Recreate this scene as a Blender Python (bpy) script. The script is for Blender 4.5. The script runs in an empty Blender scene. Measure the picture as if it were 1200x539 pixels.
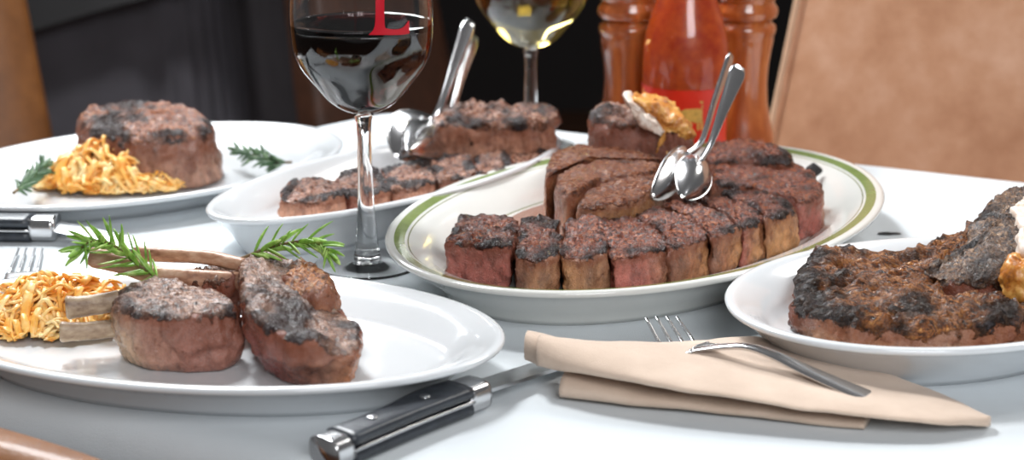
import bpy, math, random
import numpy as np
from mathutils import Vector, noise as mnoise

sc = bpy.context.scene
T = 0.75                      # table top height
F_PX = 2000.0                 # focal length in pixels of the 1200 px frame
PITCH = math.radians(15.83)
CAM_H = 0.34                  # camera above the table top

# ------------------------------------------------------------------ camera
cam_d = bpy.data.cameras.new('camera')
cam_d.sensor_width = 36.0
cam_d.sensor_fit = 'HORIZONTAL'
cam_d.lens = 36.0 * F_PX / 1200.0
cam_d.clip_start = 0.05
cam_d.dof.use_dof = True
cam_d.dof.focus_distance = 1.03
cam_d.dof.aperture_fstop = 7.0
cam = bpy.data.objects.new('camera', cam_d)
cam.location = (0, 0, T + CAM_H)
cam.rotation_euler = (math.pi / 2 - PITCH, 0, 0)
sc.collection.objects.link(cam)
sc.camera = cam

# ------------------------------------------------------------------ world, lights, exposure
world = bpy.data.worlds.new('world')
sc.world = world
world.use_nodes = True
wb = world.node_tree.nodes['Background']
wb.inputs[0].default_value = (0.95, 0.94, 0.95, 1)
wb.inputs[1].default_value = 0.13


def area(name, loc, target, size, power, col, size_y=None):
    l = bpy.data.lights.new(name, 'AREA')
    l.energy = power
    l.color = col
    l.shape = 'RECTANGLE'
    l.size = size
    l.size_y = size_y or size
    o = bpy.data.objects.new(name, l)
    o.location = loc
    d = Vector(target) - Vector(loc)
    o.rotation_euler = d.to_track_quat('-Z', 'Y').to_euler()
    sc.collection.objects.link(o)
    return o


area('ceiling_lamp_light', (-0.55, 1.80, 2.35), (-0.05, 1.08, T), 0.34, 32, (0.98, 0.99, 1.0))
area('window_light', (-0.75, 2.75, 2.2), (0.0, 1.05, T), 0.9, 42, (0.93, 0.97, 1.0))
area('ceiling_light', (1.5, 2.0, 2.4), (0.2, 1.1, T), 0.7, 18, (1.0, 0.97, 0.93))
area('front_fill_light', (0.5, -0.9, 2.0), (0.1, 1.1, T), 1.0, 29, (0.97, 0.98, 1.0))  # added soft fill from behind the camera, no window known there
sc.view_settings.view_transform = 'Standard'
sc.view_settings.look = 'None'
sc.view_settings.exposure = 0.14
sc.view_settings.gamma = 1.0
sc.view_settings.use_curve_mapping = False
sc.cycles.use_denoising = True
sc.cycles.sample_clamp_indirect = 40
sc.cycles.max_bounces = 14
sc.cycles.transmission_bounces = 12
sc.cycles.transparent_max_bounces = 12


# ------------------------------------------------------------------ placing helpers (table coordinates: z = 0 on the cloth)
def ray(px, py):
    u = (px - 600.0) / F_PX
    v = (269.5 - py) / F_PX
    c, s = math.cos(PITCH), math.sin(PITCH)
    return Vector((u, c + v * s, -s + v * c))


def W(px, py, z=0.0):
    d = ray(px, py)
    t = (z - CAM_H) / d.z
    return Vector((d.x * t, d.y * t, z))


def WY(px, py, y):
    d = ray(px, py)
    t = y / d.y
    return Vector((d.x * t, y, CAM_H + d.z * t))


def srgb(r, g, b):
    def f(c):
        c /= 255.0
        return c / 12.92 if c <= 0.04045 else ((c + 0.055) / 1.055) ** 2.4
    return (f(r), f(g), f(b), 1.0)


# ------------------------------------------------------------------ objects
ORG = {}


def thing(name, label, cat, loc, group=None, kind=None):
    o = bpy.data.objects.new(name, None)
    o.empty_display_size = 0.02
    sc.collection.objects.link(o)
    o.location = (loc[0], loc[1], loc[2] + T)
    ORG[o.name] = Vector(loc[:3])
    o['label'] = label
    o['category'] = cat
    if group:
        o['group'] = group
    if kind:
        o['kind'] = kind
    return o


def tag(o, label, cat, group=None, kind=None):
    o['label'] = label
    o['category'] = cat
    if group:
        o['group'] = group
    if kind:
        o['kind'] = kind
    return o


def mk(name, verts, faces, mats, parent=None, smooth=True, midx=None, attrs=None, loc=None, label=None):
    me = bpy.data.meshes.new(name)
    V = np.array([tuple(v) for v in verts], dtype=float)
    if parent is not None:
        org = ORG[parent.name]
    elif loc is not None:
        org = Vector(loc)
    else:
        org = Vector(((V[:, 0].min() + V[:, 0].max()) / 2, (V[:, 1].min() + V[:, 1].max()) / 2, V[:, 2].min()))
    V = V - np.array(org)
    me.from_pydata(V.tolist(), [], faces)
    if not isinstance(mats, (list, tuple)):
        mats = [mats]
    for m in mats:
        me.materials.append(m)
    if midx is not None:
        me.polygons.foreach_set('material_index', midx)
    me.polygons.foreach_set('use_smooth', [smooth] * len(me.polygons))
    if attrs:
        for an, (ty, data) in attrs.items():
            a = me.attributes.new(an, ty, 'POINT')
            a.data.foreach_set('value' if ty == 'FLOAT' else 'color', np.array(data, dtype=np.float32).ravel())
    me.update()
    o = bpy.data.objects.new(name, me)
    sc.collection.objects.link(o)
    ORG[o.name] = org
    if parent is not None:
        o.parent = parent
    else:
        o.location = org + Vector((0, 0, T))
    if label:
        o['label'] = label
    return o


class MB:
    """collects several closed shapes into one mesh"""
    def __init__(s):
        s.v, s.f = [], []

    def add(s, vf):
        n = len(s.v)
        s.v += [tuple(p) for p in vf[0]]
        s.f += [tuple(i + n for i in q) for q in vf[1]]
        return s

    def build(s, name, mat, parent=None, **k):
        return mk(name, s.v, s.f, mat, parent, **k)


def loft(rings, cap=True, closed=True):
    v, f = [], []
    n = len(rings[0])
    for r in rings:
        v += [tuple(p) for p in r]
    for i in range(len(rings) - 1):
        for j in range(n if closed else n - 1):
            k = (j + 1) % n
            f.append((i * n + j, i * n + k, (i + 1) * n + k, (i + 1) * n + j))
    if cap:
        f.append(tuple(reversed(range(n))))
        b = (len(rings) - 1) * n
        f.append(tuple(range(b, b + n)))
    return v, f


def strip(path, w, t, up=(0, 0, 1), n=12, p=2.6, cap=True):
    """superellipse section swept along path; w, t full width and thickness per point"""
    path = [Vector(q) for q in path]
    rings = []
    up = Vector(up)
    for i, q in enumerate(path):
        a = path[max(i - 1, 0)]
        b = path[min(i + 1, len(path) - 1)]
        tan = (b - a).normalized()
        u = up[i] if isinstance(up, list) else up
        side = tan.cross(u).normalized()
        nn = side.cross(tan).normalized()
        wi = w[i] if isinstance(w, (list, tuple)) else w
        ti = t[i] if isinstance(t, (list, tuple)) else t
        r = []
        for k in range(n):
            th = 2 * math.pi * k / n
            c, s_ = math.cos(th), math.sin(th)
            r.append(q + side * (wi / 2 * math.copysign(abs(c) ** (2 / p), c)) + nn * (ti / 2 * math.copysign(abs(s_) ** (2 / p), s_)))
        rings.append(r)
    return loft(rings, cap)


def catmull(pts, n):
    pts = [np.array(p, dtype=float) for p in pts]
    P = [2 * pts[0] - pts[1]] + pts + [2 * pts[-1] - pts[-2]]
    out = []
    m = len(pts) - 1
    for k in range(n):
        x = k / (n - 1) * m
        i = min(int(x), m - 1)
        t = x - i
        a, b, c, d = P[i], P[i + 1], P[i + 2], P[i + 3]
        out.append(0.5 * ((2 * b) + (c - a) * t + (2 * a - 5 * b + 4 * c - d) * t * t + (3 * b - a - 3 * c + d) * t ** 3))
    return out


def lathe(profile, c=(0, 0, 0), n=64):
    """profile of (r, z); r = 0 ends become poles"""
    v, f, rows = [], [], []
    for r, z in profile:
        if r < 1e-6:
            rows.append([len(v)])
            v.append((c[0], c[1], c[2] + z))
        else:
            rows.append(list(range(len(v), len(v) + n)))
            v += [(c[0] + r * math.cos(2 * math.pi * k / n), c[1] + r * math.sin(2 * math.pi * k / n), c[2] + z) for k in range(n)]
    for a, b in zip(rows, rows[1:]):
        for k in range(n):
            k2 = (k + 1) % n
            if len(a) == 1 and len(b) == 1:
                continue
            if len(a) == 1:
                f.append((a[0], b[k2], b[k]))
            elif len(b) == 1:
                f.append((a[k], a[k2], b[0]))
            else:
                f.append((a[k], a[k2], b[k2], b[k]))
    return v, f


def smooth_profile(pts, n):
    return [tuple(p) for p in catmull(pts, n)]


def rbox(x0, x1, y0, y1, z0, z1, r=0.004):
    """box with rounded vertical and horizontal edges"""
    cx, cy = (x0 + x1) / 2, (y0 + y1) / 2
    hx, hy = (x1 - x0) / 2, (y1 - y0) / 2
    rings = []
    prof = [(r, z0), (r * 0.3, z0 + r * 0.3), (0, z0 + r), (0, z1 - r), (r * 0.3, z1 - r * 0.3), (r, z1)]
    for d, z in prof:
        ring = []
        for (sx, sy, a0) in ((1, 1, 0), (-1, 1, 90), (-1, -1, 180), (1, -1, 270)):
            for k in range(5):
                a = math.radians(a0 + 90 * k / 4)
                rr = max(r - d, r * 0.05)
                ring.append((cx + sx * (hx - r) + rr * math.cos(a), cy + sy * (hy - r) + rr * math.sin(a), z))
        rings.append(ring)
    return loft(rings)


def xform(vf, ang=0, loc=(0, 0, 0)):
    c, s = math.cos(ang), math.sin(ang)
    return [(x * c - y * s + loc[0], x * s + y * c + loc[1], z + loc[2]) for x, y, z in vf[0]], vf[1]


# ------------------------------------------------------------------ materials
class N:
    def __init__(s, name):
        s.m = bpy.data.materials.new(name)
        s.m.use_nodes = True
        s.t = s.m.node_tree
        s.b = s.t.nodes['Principled BSDF']
        s.L = s.t.links.new
        s.tc = s.t.nodes.new('ShaderNodeTexCoord')

    def set(s, **k):
        for a, v in k.items():
            i = s.b.inputs[a.replace('_', ' ')]
            if hasattr(v, 'is_output') or isinstance(v, bpy.types.NodeSocket):
                s.L(v, i)
            else:
                i.default_value = v
        return s

    def noise(s, scale, detail=4, rough=0.55, stretch=None, dist=0.0, rot=0.0, off=None):
        n = s.t.nodes.new('ShaderNodeTexNoise')
        n.inputs['Scale'].default_value = scale
        n.inputs['Detail'].default_value = detail
        n.inputs['Roughness'].default_value = rough
        n.inputs['Distortion'].default_value = dist
        src = s.tc.outputs['Object']
        if stretch or rot or off:
            mp = s.t.nodes.new('ShaderNodeMapping')
            mp.vector_type = 'POINT'
            if rot:
                # rotate first, then stretch
                m0 = s.t.nodes.new('ShaderNodeMapping')
                m0.inputs['Rotation'].default_value = (0, 0, rot)
                s.L(src, m0.inputs['Vector'])
                src = m0.outputs[0]
            if stretch:
                mp.inputs['Scale'].default_value = stretch
            if off:
                mp.inputs['Location'].default_value = off
            s.L(src, mp.inputs['Vector'])
            src = mp.outputs[0]
        s.L(src, n.inputs['Vector'])
        return n.outputs['Fac']

    def ramp(s, fac, stops, interp='LINEAR'):
        r = s.t.nodes.new('ShaderNodeValToRGB')
        r.color_ramp.interpolation = interp
        e = r.color_ramp.elements
        while len(e) < len(stops):
            e.new(0.5)
        for i, (p, c) in enumerate(stops):
            e[i].position = p
            e[i].color = c if isinstance(c, (tuple, list)) else (c, c, c, 1)
        s.L(fac, r.inputs[0])
        return r.outputs[0]

    def math(s, op, a, b=None, clamp=False):
        m = s.t.nodes.new('ShaderNodeMath')
        m.operation = op
        m.use_clamp = clamp
        for i, x in enumerate((a, b)):
            if x is None:
                continue
            if isinstance(x, (int, float)):
                m.inputs[i].default_value = x
            else:
                s.L(x, m.inputs[i])
        return m.outputs[0]

    def mix(s, fac, a, b, blend='MIX'):
        m = s.t.nodes.new('ShaderNodeMix')
        m.data_type = 'RGBA'
        m.blend_type = blend
        m.clamp_factor = True
        for nm, x in (('Factor', fac), ('A', a), ('B', b)):
            i = [q for q in m.inputs if q.name == nm and (q.type == 'RGBA' or nm == 'Factor')][0]
            if isinstance(x, (int, float, tuple)):
                i.default_value = x
            else:
                s.L(x, i)
        return [q for q in m.outputs if q.type == 'RGBA'][0]

    def attr(s, name, col=False):
        a = s.t.nodes.new('ShaderNodeAttribute')
        a.attribute_name = name
        return a.outputs['Color' if col else 'Fac']

    def bump(s, h, dist, strength=1.0):
        b = s.t.nodes.new('ShaderNodeBump')
        b.inputs['Strength'].default_value = strength
        b.inputs['Distance'].default_value = dist
        s.L(h, b.inputs['Height'])
        s.L(b.outputs[0], s.b.inputs['Normal'])
        return s


def plain(name, col, rough=0.5, metal=0.0, coat=0.0, bump=None, var=0.0, vs=40):
    m = N(name)
    m.set(Roughness=rough, Metallic=metal)
    m.set(Coat_Weight=coat, Coat_Roughness=0.06)
    if var:
        lo = tuple(c * (1 - var) for c in col[:3]) + (1,)
        hi = tuple(min(1, c * (1 + var)) for c in col[:3]) + (1,)
        m.set(Base_Color=m.ramp(m.noise(vs, 5), [(0.3, lo), (0.7, hi)]))
    else:
        m.set(Base_Color=col)
    if bump:
        m.bump(m.noise(bump[0], 3), bump[1])
    return m.m


M = {}
M['china'] = plain('white_china', (0.70, 0.725, 0.745, 1), 0.14, coat=0.5, var=0.015, vs=25)
M['china_cream'] = plain('ivory_china', (0.69, 0.695, 0.665, 1), 0.16, coat=0.5, var=0.02, vs=25)
M['green'] = plain('green_glaze', srgb(118, 134, 78), 0.2, coat=0.4, var=0.12, vs=120)
M['green_thin'] = plain('green_line_glaze', srgb(124, 128, 88), 0.2, coat=0.4, var=0.1, vs=90)
M['steel'] = plain('polished_steel', (0.66, 0.66, 0.67, 1), 0.20, 1.0, var=0.05, vs=60)
M['steel_dull'] = plain('brushed_steel', (0.52, 0.53, 0.54, 1), 0.28, 1.0, var=0.08, vs=90)
M['black_grip'] = plain('dark_grip', srgb(52, 56, 62), 0.33, var=0.25, vs=160, bump=(300, 0.0003))
M['bone'] = None

# white table linen: fine weave
m = N('white_linen')
m.set(Roughness=0.85, Base_Color=m.ramp(m.noise(9, 4), [(0.3, (0.60, 0.645, 0.675, 1)), (0.7, (0.64, 0.685, 0.71, 1))]))
m.set(Sheen_Weight=0.15)
m.bump(m.math('ADD', m.noise(1400, 2), m.math('MULTIPLY', m.noise(26, 3), 3.0)), 0.0006, 0.6)
M['linen'] = m.m

m = N('beige_napkin_cotton')
m.set(Roughness=0.9, Base_Color=m.ramp(m.noise(30, 5), [(0.3, srgb(190, 168, 150)), (0.7, srgb(208, 187, 169))]))
m.set(Sheen_Weight=0.2)
m.bump(m.math('ADD', m.noise(1200, 2), m.math('MULTIPLY', m.noise(70, 3), 2.0)), 0.0005, 0.6)
M['napkin'] = m.m


def leather(name, lo, mid, hi, rough=0.42):
    m = N(name)
    n = m.math('ADD', m.math('MULTIPLY', m.noise(7, 6, 0.6), 0.65), m.math('MULTIPLY', m.noise(45, 4), 0.35))
    m.set(Base_Color=m.ramp(n, [(0.34, lo), (0.5, mid), (0.66, hi)]))
    m.set(Roughness=rough)
    m.bump(m.noise(420, 3), 0.0006, 0.5)
    return m.m


M['tan_leather'] = leather('tan_leather', srgb(172, 122, 90), srgb(192, 144, 112), srgb(206, 162, 134))
M['brown_leather'] = leather('brown_leather', srgb(92, 54, 22), srgb(120, 74, 34), srgb(140, 90, 44))
M['shaded_leather'] = leather('shaded_brown_leather', srgb(48, 27, 16), srgb(62, 36, 22), srgb(78, 46, 30))  # darker leather for the far chair, its shade put into the colour
M['welt_lit'] = plain('highlit_leather_welt', srgb(205, 168, 138), 0.4, var=0.1)  # paler than the leather: edge highlight put into the welt's colour
M['chair_wood'] = plain('dark_chair_wood', srgb(46, 26, 18), 0.35, var=0.3, vs=20)
M['charcoal_cloth'] = plain('charcoal_cloth', srgb(78, 76, 82), 0.9, var=0.15, vs=14)
M['black_cloth'] = plain('black_cloth', srgb(14, 12, 13), 1.0, var=0.2, vs=10)
M['wall_dark'] = plain('dark_wall_paint', srgb(22, 16, 16), 0.8, var=0.2, vs=3)

m = N('dark_wood_floor')
pl = m.noise(3, 5, 0.6, stretch=(1, 14, 1))
m.set(Base_Color=m.ramp(pl, [(0.3, srgb(40, 24, 16)), (0.7, srgb(84, 52, 34))]), Roughness=0.4)
M['floor'] = m.m

m = N('turned_wood')
g = m.noise(55, 5, 0.6, stretch=(1, 1, 0.12), dist=0.4)
m.set(Base_Color=m.ramp(g, [(0.3, srgb(122, 54, 22)), (0.52, srgb(170, 86, 38)), (0.72, srgb(204, 120, 62))]), Roughness=0.22)
m.set(Coat_Weight=0.9, Coat_Roughness=0.05)
M['mill_wood'] = m.m

m = N('red_sauce')
g = m.noise(90, 5, 0.6)
s1 = m.ramp(m.noise(420, 2), [(0.66, 0.0), (0.74, 1.0)])
m.set(Base_Color=m.mix(m.math('MULTIPLY', s1, 0.5), m.ramp(g, [(0.3, srgb(196, 56, 4)), (0.7, srgb(228, 100, 22))]), srgb(214, 120, 60)), Roughness=0.3)
M['sauce'] = m.m

m = N('clear_glass')
m.set(Base_Color=(1, 1, 1, 1), Roughness=0.0, IOR=1.47, Transmission_Weight=1.0)
M['glass'] = m.m

m = N('red_wine')
m.set(Base_Color=(1, 1, 1, 1), Roughness=0.0, IOR=1.36, Transmission_Weight=1.0)
va = m.t.nodes.new('ShaderNodeVolumeAbsorption')
va.inputs['Color'].default_value = (0.55, 0.02, 0.03, 1)
va.inputs['Density'].default_value = 220
m.L(va.outputs[0], m.t.nodes['Material Output'].inputs['Volume'])
M['red_wine'] = m.m
m = N('white_wine')
m.set(Base_Color=(1, 1, 1, 1), Roughness=0.0, IOR=1.34, Transmission_Weight=1.0)
va = m.t.nodes.new('ShaderNodeVolumeAbsorption')
va.inputs['Color'].default_value = (0.86, 0.74, 0.16, 1)
va.inputs['Density'].default_value = 26
m.L(va.outputs[0], m.t.nodes['Material Output'].inputs['Volume'])
M['white_wine'] = m.m
M['red_print'] = plain('red_glass_print', srgb(196, 6, 34), 0.3)
M['label_red'] = plain('red_paper_label', srgb(222, 46, 22), 0.35, var=0.05, vs=60)
M['label_gold'] = plain('gold_label_print', srgb(214, 168, 84), 0.35, var=0.25, vs=300)
M['label_orange'] = plain('orange_label_print', srgb(246, 160, 20), 0.35, var=0.2, vs=200)

m = N('rosemary_leaf')
m.set(Base_Color=m.ramp(m.noise(130, 3), [(0.3, srgb(84, 128, 38)), (0.5, srgb(132, 176, 70)), (0.7, srgb(192, 216, 132))]), Roughness=0.4)
m.set(Subsurface_Weight=0.0)
M['rosemary'] = m.m
m = N('grey_rosemary_leaf')
m.set(Base_Color=m.ramp(m.noise(130, 3), [(0.3, srgb(46, 76, 48)), (0.55, srgb(80, 112, 76)), (0.75, srgb(128, 154, 116))]), Roughness=0.45)
M['rosemary_grey'] = m.m
M['twig'] = plain('rosemary_twig', srgb(104, 84, 52), 0.6, var=0.3, vs=200)

m = N('fried_onion')
m.set(Base_Color=m.ramp(m.noise(75, 4, 0.6), [(0.28, srgb(222, 132, 38)), (0.48, srgb(246, 184, 88)), (0.68, srgb(252, 226, 168))]), Roughness=0.38)
m.set(Subsurface_Weight=0.15, Subsurface_Radius=(0.004, 0.002, 0.001))
m.bump(m.noise(500, 3), 0.0004)
M['fries'] = m.m

m = N('grilled_bone')
m.set(Base_Color=m.ramp(m.noise(70, 5, 0.6, stretch=(1, 1, 2.5)), [(0.3, srgb(112, 84, 64)), (0.5, srgb(166, 142, 116)), (0.75, srgb(206, 190, 166))]), Roughness=0.45)
m.bump(m.noise(260, 4), 0.0006)
M['bone'] = m.m
m = N('browned_bone')
m.set(Base_Color=m.ramp(m.noise(70, 5, 0.6, stretch=(1, 1, 2.5)), [(0.3, srgb(120, 80, 60)), (0.5, srgb(176, 134, 108)), (0.75, srgb(214, 184, 160))]), Roughness=0.42)
m.bump(m.noise(260, 4), 0.0006)
M['bone_brown'] = m.m
m = N('golden_fat')
m.set(Base_Color=m.ramp(m.noise(120, 5, 0.6), [(0.25, srgb(96, 46, 18)), (0.42, srgb(184, 112, 44)), (0.62, srgb(222, 166, 88)), (0.8, srgb(240, 212, 160))]), Roughness=0.3)
m.bump(m.noise(240, 4), 0.0009)
M['fat'] = m.m
m = N('white_bone')
m.set(Base_Color=m.ramp(m.noise(110, 5, 0.6), [(0.25, srgb(176, 130, 104)), (0.45, srgb(226, 206, 190)), (0.75, srgb(244, 236, 226))]), Roughness=0.35)
m.bump(m.noise(240, 4), 0.0006)
M['bone_white'] = m.m
m = N('meat_juice')
m.set(Base_Color=srgb(150, 84, 50), Roughness=0.06, Alpha=0.55)
M['juice'] = m.m
M['char_bit'] = plain('charred_crumb', srgb(28, 26, 28), 0.6, var=0.4, vs=300)


def meat_material(name, tops, char=0.5, charcol=srgb(17, 14, 14), grain=None, rot=0.0, rough=(0.12, 0.46), fine=420, bump=0.0048, sidevar=0.6, ash=0.0, gloss=0.55):
    m = N(name)
    big = m.noise(42, 5, 0.62)
    mid = m.noise(fine, 4, 0.65, stretch=grain, rot=rot)
    tiny = m.noise(1100, 3, 0.6)
    c = m.ramp(m.math('ADD', m.math('MULTIPLY', mid, 0.75), m.math('MULTIPLY', tiny, 0.25)),
               [(0.39, tops[0]), (0.47, tops[1]), (0.55, tops[2]), (0.64, tops[3])])
    cm = m.math('ADD', m.math('MULTIPLY', big, 0.7), m.math('MULTIPLY', mid, 0.3))
    cm = m.math('ADD', cm, m.math('MULTIPLY', m.attr('char'), 0.30))
    cf = m.ramp(cm, [(0.62 - 0.14 * char, 0.0), (0.72 - 0.14 * char, 1.0)])
    c = m.mix(m.math('MULTIPLY', cf, 0.93), c, charcol)
    if ash:
        af = m.ramp(m.noise(160, 4, 0.7, off=(3, 1, 2)), [(0.56, 0.0), (0.66, 1.0)])
        c = m.mix(m.math('MULTIPLY', m.math('MULTIPLY', af, cf), ash), c, srgb(128, 126, 134))
    # cut or fatty sides: the colour of each side comes with the mesh
    sv = m.noise(170, 5, 0.6, stretch=(1, 1, 0.45))
    side = m.mix(1.0, m.attr('side', True), m.ramp(sv, [(0.28, 1 - sidevar), (0.5, 1.0), (0.72, 1 + sidevar * 0.55)]), 'MULTIPLY')
    side = m.mix(m.ramp(m.noise(90, 5, 0.6, off=(7, 2, 5)), [(0.56, 0.0), (0.66, 0.6)]), side, srgb(84, 40, 26))
    # the sides are cooked browner towards the seared face
    cook = m.math('ADD', m.attr('crust'), m.math('MULTIPLY', m.math('SUBTRACT', m.noise(110, 4, off=(2, 8, 1)), 0.5), 0.5))
    side = m.mix(m.ramp(cook, [(0.02, 0.0), (0.26, 0.75)]), side, srgb(122, 66, 44))
    k = m.math('ADD', m.attr('crust'), m.math('MULTIPLY', m.math('SUBTRACT', m.noise(95, 6, 0.65), 0.5), 1.5))
    kf = m.ramp(k, [(0.44, 0.0), (0.54, 1.0)])
    col = m.mix(kf, side, c)
    m.set(Base_Color=col)
    m.set(Roughness=m.ramp(m.noise(240, 4, off=(1, 5, 3)), [(0.35, rough[0]), (0.65, rough[1])]))
    m.set(Specular_IOR_Level=m.ramp(cf, [(0.0, 0.55), (1.0, 0.22)]))
    h = m.math('ADD', m.math('MULTIPLY', mid, m.math('ADD', m.math('MULTIPLY', kf, 0.85), 0.15)), m.math('MULTIPLY', tiny, 0.22))
    m.bump(h, bump, 1.0)
    m.set(Coat_Weight=m.ramp(m.noise(75, 4, off=(4, 4, 9)), [(0.45, 0.0), (0.66, gloss * 0.6)]), Coat_Roughness=0.16)
    m.L(m.b.inputs['Normal'].links[0].from_socket, m.b.inputs['Coat Normal'])
    return m.m


RB = [srgb(34, 14, 8), srgb(98, 42, 24), srgb(150, 76, 44), srgb(206, 142, 100)]
M['steak'] = meat_material('seared_steak', RB, 0.52, fine=330, ash=0.2, gloss=0.65)
M['filet'] = meat_material('seared_filet', [srgb(62, 28, 16), srgb(124, 64, 38), srgb(166, 100, 62), srgb(210, 158, 120)], 0.22, grain=(1, 3.2, 1), rot=-0.35, fine=300)
M['steak_back'] = meat_material('charred_steak_strip', [srgb(60, 34, 24), srgb(124, 76, 56), srgb(178, 124, 98), srgb(222, 186, 166)], 0.85, charcol=srgb(24, 23, 27), fine=300, ash=0.3)
M['ribeye'] = meat_material('grilled_ribeye', [srgb(34, 16, 8), srgb(98, 52, 20), srgb(156, 94, 42), srgb(210, 150, 90)], 0.50, charcol=srgb(16, 13, 13), grain=(1, 4.2, 1), rot=0.12, fine=190, bump=0.0034, ash=0.2, rough=(0.14, 0.44), gloss=0.7)
M['rib'] = meat_material('charred_rib_meat', [srgb(36, 26, 24), srgb(76, 58, 50), srgb(128, 96, 72), srgb(188, 156, 124)], 0.72, charcol=srgb(20, 18, 19), fine=330, bump=0.0034, ash=0.25)
M['mignon'] = meat_material('seared_filet_mignon', [srgb(54, 28, 16), srgb(120, 64, 38), srgb(164, 98, 60), srgb(196, 144, 108)], 0.6, charcol=srgb(22, 18, 20), fine=230, ash=0.25)
M['lamb'] = meat_material('grilled_lamb', [srgb(56, 36, 28), srgb(110, 76, 60), srgb(152, 114, 94), srgb(200, 172, 154)], 0.55, charcol=srgb(34, 26, 28), fine=230, bump=0.0030, ash=0.12, gloss=0.9, rough=(0.12, 0.38), sidevar=0.45)

SIDE = {'p': srgb(180, 106, 94), 'g': srgb(200, 146, 100), 'o': srgb(182, 122, 86), 'b': srgb(138, 94, 74), 'y': srgb(210, 156, 128), 'd': srgb(78, 44, 35),
        'l': srgb(166, 123, 103), 'm': srgb(148, 98, 83), 'c': srgb(202, 168, 137), 'r': srgb(130, 69, 62), 't': srgb(171, 126, 94)}


def fbm(p, o=4):
    return mnoise.fractal(p, 1.0, 2.0, o)


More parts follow.
